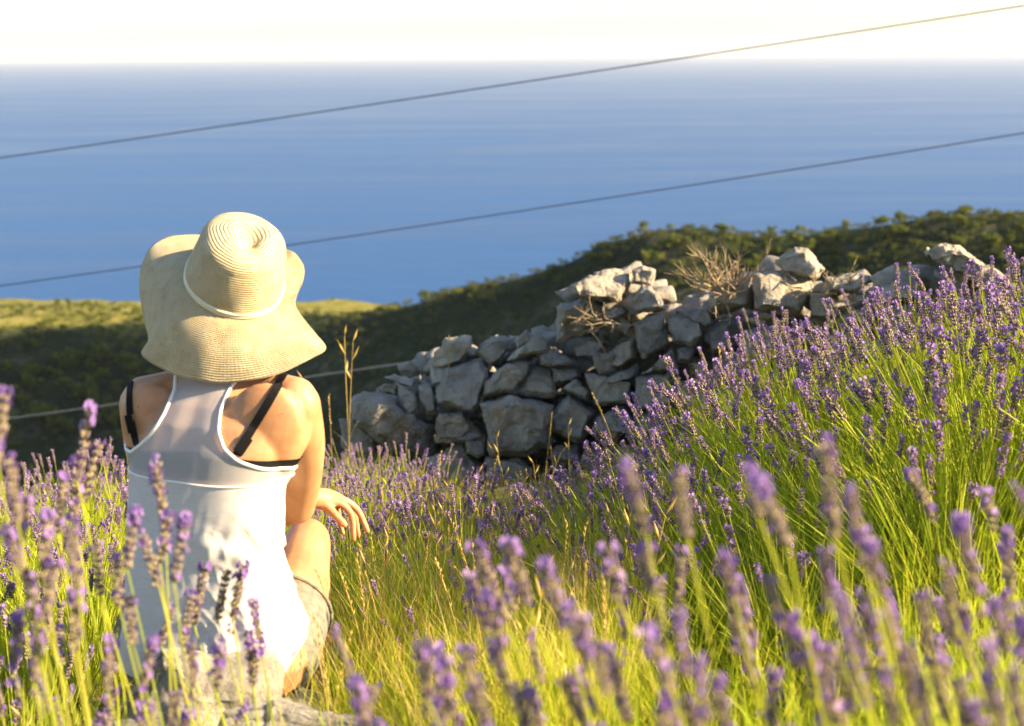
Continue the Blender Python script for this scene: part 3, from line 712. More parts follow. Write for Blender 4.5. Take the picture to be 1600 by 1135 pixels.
# loose cloth bridges the hollow of the waist
zt, zh = zof(752), zof(1000)
it_, ih = np.argmin(abs(zs - zt)), np.argmin(abs(zs - zh))
loose = rad_.copy(); KL = .55 - .35 * np.cos(th)
for i in range(ih, it_):
    t_ = (zs[i] - zs[ih]) / (zs[it_] - zs[ih]); loose[i] = np.maximum(rad_[i], KL * (rad_[ih] * (1 - t_) + rad_[it_] * t_) + (1 - KL) * rad_[i])
TH, ZZ = np.meshgrid(th, zs)
low = smooth(zof(740), zof(880), ZZ); U = np.cos(TH)         # U > 0: the sunlit right side
wr = np.zeros_like(ZZ)
for i in range(len(zs)):
    for k in range(0, NTH, 2):
        a = th[k]; z = zs[i]
        u = (a - 5.45) * .17; vv = z - zof(868)
        ang_ = math.atan2(vv, -u + .015); rr = math.hypot(u, vv)
        fan = math.sin(ang_ * 8.5 + 2.2 * noise.noise(Vector((u * 16, vv * 16, 3)))) * math.exp(-((rr - .085) / .075) ** 2)
        drape = noise.noise(Vector((a * 3.2 + vv * 6, vv * 5, 1.7))) * .8 + noise.noise(Vector((a * 8 - vv * 10, vv * 9, 5.1))) * .45
        hor = noise.noise(Vector((a * 1.3, vv * 38, 8.8)))
        q1 = 1 - abs(noise.noise(Vector((u * 26 + vv * 20, u * 5 - vv * 6, 2.2)))) * 2.6; q2 = 1 - abs(noise.noise(Vector((u * 20 - vv * 30, u * 4 + vv * 5, 6.1)))) * 2.6
        crease = (max(0, q1) ** 2 * .6 + max(0, q2) ** 2 * .7) * min(1, max(.12, (math.cos(a) + .35) / .5)) * min(1, max(0, (zof(775) - z) / .06))
        wr[i, k] = fan * .0040 * (1 if a > 4.4 else .25) * min(1, (rr / .05) ** 2) + drape * .0062 * (.3 + .7 * min(1, max(0, (math.cos(a) + .25) / .4))) + hor * .0012 + crease * .0042 + .0050 * math.sin(a * 21 + 3.0 * noise.noise(Vector((a * 4, vv * 7, 4.4))) + vv * 9) * min(1, max(0, (math.cos(a) + .2) / .4)) * min(1, max(0, (zof(880) - z) / .10)) * (.5 + noise.noise(Vector((a * 5, vv * 6, 9.9))))
wr[:, 1::2] = .5 * (wr[:, ::2] + np.roll(wr[:, ::2], -1, 1))
off = .0055 + .006 * smooth(zof(650), zof(600), ZZ) + low * (.006 + wr) + .010 * smooth(zof(960), zof(1046), ZZ)
off += .006 * smooth(zof(900), zof(1000), ZZ) * np.clip(U, 0, 1)
RAD = loose + off
CX = np.array([[axis(z).x, axis(z).y] for z in zs])
GX = CX[:, 0][:, None] + RAD * np.cos(TH); GY = CX[:, 1][:, None] + RAD * np.sin(TH)
back = GY < CX[:, 1][:, None] + .0
lx = np.interp(ZZ, LEz, LEx); rx = np.interp(ZZ, REz, REx)
side_l = ZZ < ZL0; side_r = ZZ < ZR0
keep = ((GX > lx) | side_l) & ((GX < rx) | side_r)
# front: scooped neck
neck = zof(640) ; keep &= ~((~back) & (ZZ > neck) & (abs(GX - CX[:, 0][:, None]) < .075))
keep &= ~((~back) & (ZZ > zof(760)) & (abs(GX - CX[:, 0][:, None]) > .115))
keep &= ~((~back) & (ZZ < zof(930)))
hx = [xof(a, 1000) for a in (180, 380, 420, 450, 475, 492, 540)]; hz = [zof(a) for a in (1060, 1060, 1050, 1030, 1000, 965, 930)]
keep &= ZZ > np.interp(GX, hx, hz)
V = np.stack([GX, GY, ZZ], -1).reshape(-1, 3)
ii, jj = np.meshgrid(np.arange(len(zs) - 1), np.arange(NTH), indexing='ij'); j2 = (jj + 1) % NTH
kq = keep[ii, jj] & keep[ii + 1, jj] & keep[ii, j2] & keep[ii + 1, j2]
seam_i = np.argmin(abs(zs - zof(752)))
Q = np.stack([ii * NTH + jj, ii * NTH + j2, (ii + 1) * NTH + j2, (ii + 1) * NTH + jj], -1)
def sub(mask, name, mat, parent=person, thick=.0012):
    q = Q[mask]; used, inv = np.unique(q.ravel(), return_inverse=True)
    me = mesh_np(name, V[used], inv.reshape(-1, 4), [mat], None, True); o = padd(name, me, parent)
    return o
top = sub(kq & (ii < seam_i), 'tank_top', M['white']); top['label'] = 'white knit lower panel of the top with sunlit folds'
yoke = sub(kq & (ii >= seam_i), 'sheer_yoke', M['sheer'], top); yoke['label'] = 'sheer white racerback yoke'
bmq = bmesh.new()
vl = [bmq.verts.new(p) for p in V]
for q in Q.reshape(-1, 4)[::1]:
    bmq.faces.new([vl[i] for i in q])
CLOTH = BVHTree.FromBMesh(bmq); bmq.free()
def on_cloth(x, z, o=.001):
    h = CLOTH.ray_cast(Vector((x, 1.9, z)), Vector((0, 1, 0))); return None if h[0] is None else h[0] + Vector((0, -o, 0))
for E_ in (LE, RE):
    pts = []
    for k in range(len(E_) - 1):
        for s_ in range(5):
            a = E_[k][0] + (E_[k + 1][0] - E_[k][0]) * s_ / 5; b = E_[k][1] + (E_[k + 1][1] - E_[k][1]) * s_ / 5
            p = on_cloth(xof(b, a), zof(a))
            if p is not None: pts.append(p)
    # carry the binding round under the arm to the front
    z0 = pts[0].z; i0 = np.argmin(abs(zs - z0)); a0 = math.atan2(pts[0].y - CX[i0, 1], pts[0].x - CX[i0, 0]); sg = -1 if E_ is LE else 1
    more = []
    for q in range(1, 12):
        a = a0 + sg * q * .1; k = int(round((a % (2 * math.pi)) / (2 * math.pi) * NTH)) % NTH
        more.append(Vector((GX[i0, k], GY[i0, k], z0 + .003 * q)))
    pts = more[::-1] + pts
    pts = [pts[0]] + [(pts[i - 1] + pts[i] * 2 + pts[i + 1]) / 4 for i in range(1, len(pts) - 1)] + [pts[-1]]
    v, f = tube(pts, .0036, 8); padd('armhole_binding', mesh_np('armhole_binding', v, f, [M['binding']], None, True), top)
pts = [on_cloth(x, float(np.interp(x, hx, hz)), .0005) for x in np.linspace(xof(425, 1000), xof(491, 1000), 40)]; pts = [p for p in pts if p is not None]
v, f = tube(pts, .0036, 8); padd('hem', mesh_np('hem', v, f, [M['white']], None, True), top)
pts = []
for k in range(int(NTH * .5), NTH + 6, 3):
    i0 = seam_i; p = Vector((GX[i0, k % NTH], GY[i0, k % NTH], zs[i0])); c = Vector((CX[i0, 0], CX[i0, 1], zs[i0])); pts.append(p + (p - c).normalized() * .0008 + Vector((0, 0, .003 * math.sin(k * .03))))
v, f = tube(pts, .0022, 6); padd('seam', mesh_np('seam', v, f, [M['binding']], None, True), top)

# --- bra: straps and band
def ribbon(path, wd, parent, name, bvh, o=.0022, mat='black', thick=.0012):
    pts = []; nor = []
    for (px, py) in path:
        d = ray(px, py).normalized(); h = bvh.ray_cast(CAM + d * 1.5, d)
        if h[0] is None: continue
        n = h[1] if h[1].dot(d) < 0 else -h[1]; pts.append(h[0] + n * o); nor.append(n)
    v = []; f = []
    for i in range(len(pts)):
        t_ = (pts[min(i + 1, len(pts) - 1)] - pts[max(i - 1, 0)]).normalized(); s_ = t_.cross(nor[i]).normalized() * wd * .5; n = nor[i] * thick
        v += [pts[i] - s_ - n, pts[i] + s_ - n, pts[i] + s_ + n, pts[i] - s_ + n]
    for i in range(len(pts) - 1):
        for k in range(4): f.append((4 * i + k, 4 * i + (k + 1) % 4, 4 * i + 4 + (k + 1) % 4, 4 * i + 4 + k))
    f += [(3, 2, 1, 0), tuple(4 * (len(pts) - 1) + k for k in range(4))]
    return padd(name, mesh_np(name, v, f, [M[mat]]), parent)
def lerp_path(p, n=8):
    c = catmull([(a, b, 0) for a, b in p], n); return [(q.x, q.y) for q in c]
v = []; f = []; sel = []
bz0 = lambda a: zof(744) - .012 * max(0, math.cos(a)); bz1 = lambda a: zof(704) - .033 * max(0, math.cos(a)) ** 1.2 - .016 * max(0, -math.cos(a)) ** 2
for k in range(0, NTH, 3):
    for s_ in range(7):
        z = bz0(th[k]) + (bz1(th[k]) - bz0(th[k])) * s_ / 6; i0 = np.argmin(abs(zs - z)); r_ = rad_[i0, k] + .0028
        v.append(Vector((CX[i0, 0] + r_ * math.cos(th[k]), CX[i0, 1] + r_ * math.sin(th[k]), z)))
n = len(v) // 7
for k in range(n):
    for s_ in range(6): f.append((k * 7 + s_, ((k + 1) % n) * 7 + s_, ((k + 1) % n) * 7 + s_ + 1, k * 7 + s_ + 1))
bra = padd('bra_band', mesh_np('bra_band', v, f, [M['black']], None, True))
ribbon(lerp_path([(446, 578), (440, 592), (420, 628), (398, 664), (380, 694), (370, 712)]), .0165, bra, 'strap', BODY)
ribbon(lerp_path([(388, 684), (380, 696), (372, 708)]), .021, bra, 'slider', BODY, .0045, 'black', .002)
ribbon(lerp_path([(214, 574), (206, 592), (203, 622), (205, 655), (213, 690), (218, 704)]), .014, bra, 'strap', BODY)
ribbon(lerp_path([(203, 648), (206, 662), (209, 676)]), .018, bra, 'slider', BODY, .0045, 'black', .002)

# --- shorts
A = Acc()
for hip, mid in ((R_HIP, R_MID), (L_HIP, L_MID)):
    e = hip.lerp(mid, .62); v, f = tube([hip - (e - hip) * .2, hip, e], [.08, .100, .093], 24); A.add(v, f); A.add(*ellipsoid(hip, (.1, .1, .1)))
N = 40
for i in range(4):
    py, cx, hw, Yc, hd = SEC[i]; A.add(*ellipsoid(P(cx, py - 6, Yc), (hw * PXM * 1.02, hd * 1.04, .03)))
sh = padd('shorts', remesh(A, 'shorts', .005, M['denim'], 4))
hp = R_HIP.lerp(R_MID, .62); ax_ = (R_MID - R_HIP).normalized(); a = ax_.cross(Vector((0, 0, 1))).normalized(); b = ax_.cross(a)
ringp = [hp + (a * math.cos(g) + b * math.sin(g)) * .0955 for g in np.linspace(0, 2 * math.pi, 33)]
v, f = tube(ringp, .004, 6); padd('hem', mesh_np('hem', v, f, [M['denim']], None, True), sh)

# --- straw hat
HY = 2.80
BC = P(366, 442, HY)                                        # centre of the crown base
AXH = (P(383, 370, HY - .058) - BC).normalized()            # axis to the crown top
side = Vector((1, 0, 0)); side = (side - AXH * side.dot(AXH)).normalized(); fwd = AXH.cross(side) * -1
if fwd.y < 0: fwd = -fwd
RX, RYc = .0955, .104
def band_pt(g):   # g=0 right, 90 deg front, 270 back
    return BC + side * (RX * math.cos(g)) + fwd * (RYc * math.sin(g))
EDGE = [(0, 472, 440, .085), (18, 474, 418, .105), (38, 462, 400, .125), (58, 440, 388, .145), (78, 400, 380, .16), (100, 350, 372, .165), (122, 305, 367, .15), (142, 268, 370, .125), (160, 238, 387, .10),
        (176, 222, 418, .075), (191, 219, 455, .05), (203, 226, 498, .01), (213, 233, 532, -.03), (222, 222, 556, -.065), (238, 258, 580, -.09), (253, 300, 592, -.105), (268, 340, 597, -.11), (284, 392, 593, -.108),
        (300, 445, 580, -.095), (314, 490, 558, -.075), (323, 509, 545, -.06), (332, 492, 522, -.03), (343, 462, 482, .02), (351, 464, 460, .055)]
ga = np.array([e[0] for e in EDGE]); ep = [P(e[1], e[2], HY + e[3]) for e in EDGE]
gx = np.r_[ga[-3:] - 360, ga, ga[:3] + 360]; EP = np.array([list(p) for p in ep]); EP = np.r_[EP[-3:], EP, EP[:3]]
def edge_pt(g):
    g = g % 360; i = np.searchsorted(gx, g, 'right') - 1; t_ = (g - gx[i]) / (gx[i + 1] - gx[i])
    p0, p1, p2, p3 = EP[i - 1], EP[i], EP[i + 1], EP[i + 2]
    m1 = (p2 - p0) / (gx[i + 1] - gx[i - 1]) * (gx[i + 1] - gx[i]); m2 = (p3 - p1) / (gx[i + 2] - gx[i]) * (gx[i + 1] - gx[i])
    h = (2 * t_ ** 3 - 3 * t_ ** 2 + 1) * p1 + (t_ ** 3 - 2 * t_ ** 2 + t_) * m1 + (-2 * t_ ** 3 + 3 * t_ ** 2) * p2 + (t_ ** 3 - t_ ** 2) * m2
    return Vector(h)
NG = 240; NB, NC = 46, 60; rows = []; uvr = []
def crown_prof(t_):   # t 0 at the base .. 1 at the top centre -> radius factor, height
    H = .135
    a = min(t_ / .55, 1.0); 
    if t_ < .55: return 1 - .14 * a ** 1.5, H * .70 * a
    b = (t_ - .55) / .45 * math.pi / 2
    return .86 * math.cos(b) ** .92, H * (.70 + .30 * math.sin(b))
for j in range(NB, 0, -1):
    s_ = j / NB; row = []
    for k in range(NG):
        gdeg = 360 * k / NG; g = math.radians(gdeg); b = band_pt(g); e = edge_pt(gdeg)
        out = (b - BC).normalized(); L = (e - b).length
        t1 = (out * .55 - AXH * .35) * L * 1.15      # leaves the band sloping outward and down
        p = b * (1 - s_) ** 2 + (b + t1 * .5) * 2 * s_ * (1 - s_) + e * s_ * s_
        p += AXH * .0035 * noise.noise(Vector((math.cos(g) * 3, math.sin(g) * 3, s_ * 2.5))) * s_ * 2
        row.append(p)
    rows.append(row); uvr.append(-s_ * 24)
for j in range(NC + 1):
    t_ = j / NC; rf, h = crown_prof(t_); row = []
    for k in range(NG):
        g = 2 * math.pi * k / NG
        q = side * (RX * rf * math.cos(g)) + fwd * (RYc * rf * math.sin(g))
        lx_, ly_ = RX * rf * math.cos(g), RYc * rf * math.sin(g)
        dent = .030 * math.exp(-(((lx_ - .014) / .026) ** 2 + ((ly_ + .002) / .040) ** 2)) * smooth(.5, .75, np.array(t_))
        pinch = .012 * math.exp(-((lx_ - .055) / .03) ** 2 - ((ly_ + .03) / .04) ** 2) * float(smooth(.35, .7, np.array(t_)))
        p = BC + q + AXH * (h - float(dent)) - side * pinch
        p += q.normalized() * .003 * noise.noise(Vector((math.cos(g) * 2, math.sin(g) * 2, t_ * 3 + 7))) if rf > .05 else Vector((0, 0, 0))
        row.append(p)
    rows.append(row); uvr.append(t_ * 24)
nR = len(rows); V2 = [p for r_ in rows for p in r_]; F2 = []
for i in range(nR - 1):
    for k in range(NG): F2.append((i * NG + k, (i + 1) * NG + k, (i + 1) * NG + (k + 1) % NG, i * NG + (k + 1) % NG))
me = mesh_np('straw_hat', V2, F2, [M['straw']], None, True)
uvl = me.uv_layers.new(name='UVMap'); vi = np.zeros(len(me.loops), np.int32); me.loops.foreach_get('vertex_index', vi)
uu = (vi % NG) / NG; 
fi = np.repeat(np.arange(len(me.polygons)), 4); lastk = (fi % NG) == NG - 1
uu = np.where(lastk & (uu < .01), 1.0, uu); vvv = np.array(uvr)[vi // NG]
uvl.data.foreach_set('uv', np.c_[uu, vvv].astype(np.float32).ravel())
hat = padd('straw_hat', me); hat['label'] = 'wide floppy cream straw hat with a dented crown'
so = hat.modifiers.new('thick', 'SOLIDIFY'); so.thickness = .0022; so.offset = -1
for d_, nm in ((.004, 'hat_band'), (.0105, 'hat_band')):
    ring = [band_pt(g) + (band_pt(g) - BC).normalized() * .0012 + AXH * d_ for g in np.linspace(0, 2 * math.pi, 97)]
    v, f = tube(ring, .0034, 8); padd(nm, mesh_np(nm, v, f, [M['cord']], None, True), hat)

# ------------------------------------------------------------------ lavender
def leaf_strip(p0, d, up, L, wd, bend, segs=3):
    d = Vector(d).normalized(); s_ = d.cross(Vector(up))
    s_ = s_.normalized() if s_.length > 1e-4 else Vector((1, 0, 0)); v = []; f = []; p = Vector(p0)
    for i in range(segs):
        t_ = i / segs; k = wd * (1 - t_ ** 2 * .7) * .5; v += [p - s_ * k, p + s_ * k]
        p = p + d * (L / segs); d = (d + Vector(bend) / segs).normalized()
    v.append(p); n = len(v)
    for i in range(segs - 1): f.append((2 * i, 2 * i + 1, 2 * i + 3, 2 * i + 2))
    f.append((n - 3, n - 2, n - 1)); return v, f
def spike(seed, L=.055, dens=7, bloom=.4):
    rg = np.random.default_rng(seed); a = Acc()
    v, f = tube([(0, 0, -.004), (0, 0, L * .95)], [.0012, .0008], 4); a.add(v, f, 2)
    n = int(L / .0060); zs_ = [i * L / n for i in range(n)]
    if rg.uniform() < .6: zs_ = [-.018] + zs_
    for wi, z in enumerate(zs_):
        k = z / L; w_ = .0036 * (1 - .35 * max(0, k) ** 2)
        m = dens if z > 0 else max(3, dens - 2); ph = rg.uniform(0, 6.28)
        for q in range(m):
            g = ph + 2 * math.pi * q / m + rg.normal() * .15; o = Vector((math.cos(g), math.sin(g), 0))
            d = (o * rg.uniform(.55, .95) + Vector((0, 0, 1))).normalized(); l = rg.uniform(.0068, .0092); wd = rg.uniform(.0017, .0023)
            s_ = d.cross(o).normalized() if d.cross(o).length > 1e-5 else Vector((1, 0, 0)); u = s_.cross(d)
            b = Vector((0, 0, z)) + o * .0008; c = b + d * l * .55
            vv = [b, c + s_ * wd, c + u * wd, c - s_ * wd, c - u * wd, b + d * l]
            a.add(vv, [(0, 1, 2), (0, 2, 3), (0, 3, 4), (0, 4, 1), (5, 2, 1), (5, 3, 2), (5, 4, 3), (5, 1, 4)], 0)
            if rg.uniform() < bloom * (1.7 if k > .72 else .5):
                e = b + d * l; sz = rg.uniform(.0032, .0052); dd = (d + o * .5).normalized(); s2 = dd.cross(Vector((0, 0, 1))).normalized(); u2 = s2.cross(dd)
                vv = [e - dd * .001, e + dd * .0015 + s2 * sz, e + dd * .003 + (s2 + u2 * 1.5).normalized() * sz * 1.1, e + dd * .003 + (u2 * 1.5 - s2).normalized() * sz * 1.1, e + dd * .0015 - s2 * sz, e - u2 * sz + dd * .002]
                a.add(vv, [(0, 1, 2), (0, 2, 3), (0, 3, 4), (0, 4, 5), (0, 5, 1)], 1)
    return a
SPM = [M['calyx'], M['corolla'], M['stem']]
spikes = [spike(100 + i, L, 7, bl) for i, (L, bl) in enumerate([(.046, .26), (.054, .12), (.060, .28), (.066, .16), (.052, .05), (.040, .34), (.062, .38), (.056, .18)])]
spike_me = [s_.mesh('flower_spike', SPM) for s_ in spikes]
def stalk_list(seed, n, lean, hmin, hmax, spread):
    rg = np.random.default_rng(seed); out = []
    for i in range(n):
        g = rg.uniform(0, 6.28); k = math.sqrt(rg.uniform(0, 1)); b = Vector((math.cos(g), math.sin(g), 0))
        L = rg.uniform(hmin, hmax) * (1 - .14 * k); ln = lean * k
        p0 = b * (spread * k * .5); d = (b * math.sin(ln) + Vector((0, 0, math.cos(ln))) + Vector((rg.normal(), rg.normal(), 0)) * .07).normalized()
        cv = Vector((rg.normal() * .05, rg.normal() * .05, .04 * k)); p1 = p0 + d * L * .5 + cv * L * .3; p2 = p0 + d * L + cv * L
        out.append((p0, p1, p2, (p2 - p1).normalized(), int(rg.integers(8)), rg.uniform(.98, 1.35), rg.uniform(0, 6.28)))
    return out
def stems_mesh(st, seed):
    rg = np.random.default_rng(seed); a = Acc()
    for p0, p1, p2, d, *_ in st:
        pts = [p0, (p0 + p1) / 2 + Vector((rg.normal(), rg.normal(), 0)) * .003, p1, (p1 + p2) / 2, p2]
        v, f = tube(pts, [.0019, .0017, .0015, .0013, .0011], 4, False); a.add(v, f, 0)
        for q in range(2):
            g = rg.uniform(0, 6.28); t_ = rg.uniform(.2, .5); b = p0.lerp(p1, t_ * 2)
            a.add(*leaf_strip(b, Vector((math.cos(g), math.sin(g), 1.8)), (0, 0, 1), rg.uniform(.03, .055), .0035, (math.cos(g) * .3, math.sin(g) * .3, 0)), 0)
    return a.mesh('stems', [M['stem']])
def foliage_mesh(seed, n, hmax, spread, lean):
    rg = np.random.default_rng(seed); a = Acc()
    for i in range(n):
        g = rg.uniform(0, 6.28); k = math.sqrt(rg.uniform()); b = Vector((math.cos(g), math.sin(g), 0)); ln = lean * k * rg.uniform(.7, 1.3)
        p0 = b * spread * k * .8 + Vector((0, 0, rg.uniform(0, .08))); d = b * math.sin(ln) + Vector((0, 0, math.cos(ln)))
        d += Vector((rg.normal(), rg.normal(), 0)) * .15
        a.add(*leaf_strip(p0, d, (rg.normal(), rg.normal(), .1), hmax * rg.uniform(.35, 1), rg.uniform(.0026, .0046), (b.x * .25, b.y * .25, -.1), 4), 0)
    return a.mesh('foliage', [M['leaf']])
def spikes_joined(st, thin=1.0):
    a_v, a_f, a_m, n = [], [], [], 0
    for p0, p1, p2, d, si, sc, rz in st:
        s_ = spikes[si]; m = (Matrix.Translation(p2) @ d.to_track_quat('Z', 'Y').to_matrix().to_4x4() @ Matrix.Rotation(rz, 4, 'Z') @ Matrix.Scale(sc, 4))
        v = np.concatenate(s_.v); mm = np.array(m); v = v @ mm[:3, :3].T + mm[:3, 3]
        a_v.append(v); a_f += [tuple(i + n for i in q) for q in s_.f]; a_m += s_.m; n += len(v)
    me = mesh_np('flower_spikes', np.concatenate(a_v), a_f, SPM, a_m); return me
NT_ = 5; TPL = []
for i in range(NT_):
    st = stalk_list(200 + i, 25, R(30), .38, .56, .16)
    TPL.append((st, stems_mesh(st, 300 + i), foliage_mesh(400 + i, 300, .44, .17, R(34)), spikes_joined(st)))
SPARSE = []
for i in range(4):
    st = stalk_list(240 + i, 11, R(26), .40, .56, .16); SPARSE.append((st, stems_mesh(st, 340 + i), foliage_mesh(440 + i, 330, .44, .15, R(30)), None))
rg = np.random.default_rng(5)
LAB = {'slope': ('lavender plant with leaning purple flower spikes on the slope in front of the stone wall', 'lavender plants on the slope'),
       'foot': ('low lavender plant between the grassy strip and the foot of the stone wall', 'low lavender plants by the wall foot'),
       'front': ('lavender plant with large purple flower spikes at the near edge of the field', 'lavender plants at the near edge'),
       'left': ('lavender plant with purple flower spikes beyond the shaded side of the seated person', 'lavender plants beyond the person')}
def matrix_from(loc, tilt_axis, tilt, rz, s_):
    return Matrix.Translation(loc) @ Matrix.Rotation(tilt, 4, tilt_axis) @ Matrix.Rotation(rz, 4, 'Z') @ Matrix.Diagonal((s_[0], s_[0], s_[1], 1))
n_spk = 0
def lavender(x, y, sc, scz, zone, individual, tilt, tpl=None):
    global n_spk
    tpl = tpl or TPL; k = int(rg.integers(len(tpl))); st, ms, mf, mj = tpl[k]
    root = empty('lavender_plant'); root.matrix_world = matrix_from(Vector((x, y, ground(x, y) - .01)), Vector((0, 1, 0)), tilt, rg.uniform(0, 6.28), (sc, scz))
    tag(root, LAB[zone][0], 'lavender', LAB[zone][1])
    o = add('stems', ms, root); o['kind'] = 'stuff'
    o = add('foliage', mf, root); o['kind'] = 'stuff'
    if individual:
        for p0, p1, p2, d, si, s_, rz in st:
            o = bpy.data.objects.new('flower_spike', spike_me[(si + k) % 8]); COL.objects.link(o); o.parent = root
            o.location = p2; o.rotation_mode = 'QUATERNION'; o.rotation_quaternion = d.to_track_quat('Z', 'Y') @ Quaternion((0, 0, 1), rz); o.scale = (s_, s_, s_); n_spk += 1
    else:
        o = add('flower_spikes', mj, root); o['kind'] = 'stuff'
    return root
# how high the flowers reach in the photograph, column by column
ENVX = [-200, 0, 60, 150, 190, 330, 500, 560, 620, 700, 760, 850, 950, 1000, 1080, 1150, 1220, 1300, 1380, 1480, 1600, 1800]
ENVY = [620, 640, 690, 660, 690, 690, 690, 668, 695, 740, 765, 735, 685, 640, 575, 500, 465, 425, 390, 388, 375, 330]
placed = []
def try_plant(x, y, zone, dmin, hmax=.60, indiv=None, env=True, smin=.5):
    for (a, b) in placed:
        if (a - x) ** 2 + (b - y) ** 2 < dmin * dmin: return False
    g = ground(x, y); hs = hmax * rg.uniform(.86, 1.0)
    if env:
        lean = -.10
        px, py = pix((x + lean, y, g + hs)); lim = np.interp(px, ENVX, ENVY) + rg.uniform(0, 30)
        if py < lim:
            d = ray(px, lim); zt = CAM.z + d.z / d.y * y; hs = zt - g
            if hs < smin * .56: return False
    sc = hs / .57; placed.append((x, y))
    tilt = -R(rg.uniform(4, 16)) if x > 0 else R(rg.uniform(-8, 10))
    lavender(x, y, max(.75, sc) * rg.uniform(.9, 1.1), sc, zone, (y < 3.7) if indiv is None else indiv, tilt); return True
def in_path(x, y):   # the grassy strip between the rows and around the person
    if abs(x + .55) < .42 and 2.2 < y < 3.5: return True
    if y > 3.8: return False
    return np.interp(y, [1.3, 2.2, 3.0, 4.0, 4.8], [-.45, -.40, -.42, -.38, -.32]) < x < np.interp(y, [1.3, 2.2, 3.0, 4.0, 4.8], [-.10, .04, .24, .12, -.18])
# slope on the right, rows 2.7 .. wall
for k in range(900):
    y = rg.uniform(2.7, 6.2); x = rg.uniform(-.35, .42 * y + .25)
    if in_path(x, y) or y > wallY(800 + x / y * FPX) - .42: continue
    try_plant(x, y, 'slope', .25 + .02 * (y - 2.7), float(np.clip(.34 + .55 * (x - np.interp(y, [2.7, 3.4, 3.8], [.24, .15, -.7])), .34, .66)), smin=.4)
# low plants between the grassy strip and the foot of the wall
for k in range(500):
    y = rg.uniform(3.5, 6.2); x = rg.uniform(-.75, .55)
    if in_path(x, y) or (x < -.3 and y < 3.9) or y > wallY(800 + x / y * FPX) - .5: continue
    try_plant(x, y, 'foot', .205, .46, smin=.3)
# a few thin plants in the strip itself
for k in range(60):
    y = rg.uniform(2.75, 3.85); x = rg.uniform(-.28, .26)
    if any((a - x) ** 2 + (b - y) ** 2 < .05 for a, b in placed): continue
    placed.append((x, y)); lavender(x, y, .7, rg.uniform(.5, .68), 'foot', True, R(rg.uniform(-10, 4)), SPARSE)
# beyond the person
for k in range(700):
    y = rg.uniform(2.9, 6.4); x = rg.uniform(-.42 * y - .25, -.18)
    if in_path(x, y) or (x > -1.02 and y < 3.75): continue
    if y > wallY(800 + x / y * FPX) - .4: continue
    try_plant(x, y, 'left', .26 + .02 * (y - 2.7), .5)
# near edge on the left
for k in range(160):
    y = rg.uniform(1.45, 2.6); x = rg.uniform(-.42 * y - .12, -.30 * y)
    if abs(x + .6) < .26 and y > 2.0: continue
    try_plant(x, y, 'left' if y > 2.3 else 'front', .25, .50, True, False)

# near edge: stalks traced one by one, each plant rooted in the ground below them
def traced_plant(items, dist, label_zone='front', seed=0, fill=20):
    """items: photo x, photo y of the spike tip, spike length in pixels"""
    rg2 = np.random.default_rng(seed); xs = [P(a, b, dist).x for a, b, c in items]; cx = sum(xs) / len(xs) + .10; gy = dist + .02
    root = empty('lavender_plant', (cx, gy, ground(cx, gy) - .01)); tag(root, LAB[label_zone][0], 'lavender', LAB[label_zone][1]); st = []
    for a, b, c in items:
        Yd = dist + rg2.uniform(-.10, .10); tip = P(a, b, Yd); dep = (tip - CAM).length; L = c * dep / FPX
        d = Vector((-.22 + rg2.normal() * .10, rg2.normal() * .1, 1)).normalized() if a > 600 else Vector((.12 + rg2.normal() * .16, rg2.normal() * .1, 1)).normalized()
        p2 = tip - d * L - root.location; p0 = Vector((p2.x * .35 + rg2.normal() * .02 + (.06 if a > 600 else -.05), (Yd - gy) * .5, 0)); p1 = p0.lerp(p2, .5) + Vector((.02, 0, .03))
        si = int(rg2.integers(8)); st.append((p0, p1, p2, (p2 - p1).normalized()))
        o = bpy.data.objects.new('flower_spike', spike_me[si]); COL.objects.link(o); o.parent = root; o.location = p2; o.rotation_mode = 'QUATERNION'
        o.rotation_quaternion = d.to_track_quat('Z', 'Y') @ Quaternion((0, 0, 1), rg2.uniform(0, 6.28)); s_ = L / [.046, .054, .060, .066, .052, .040, .062, .056][si]; o.scale = (max(.8, min(s_, 1.25)) * 1.05,) * 2 + (s_,)
    o = add('stems', stems_mesh(st, seed), root); o['kind'] = 'stuff'
    o = add('foliage', TPL[seed % NT_][2], root); o['kind'] = 'stuff'; o.scale = (.8, .8, .62) if items[0][0] > 600 else (.6, .6, .45)
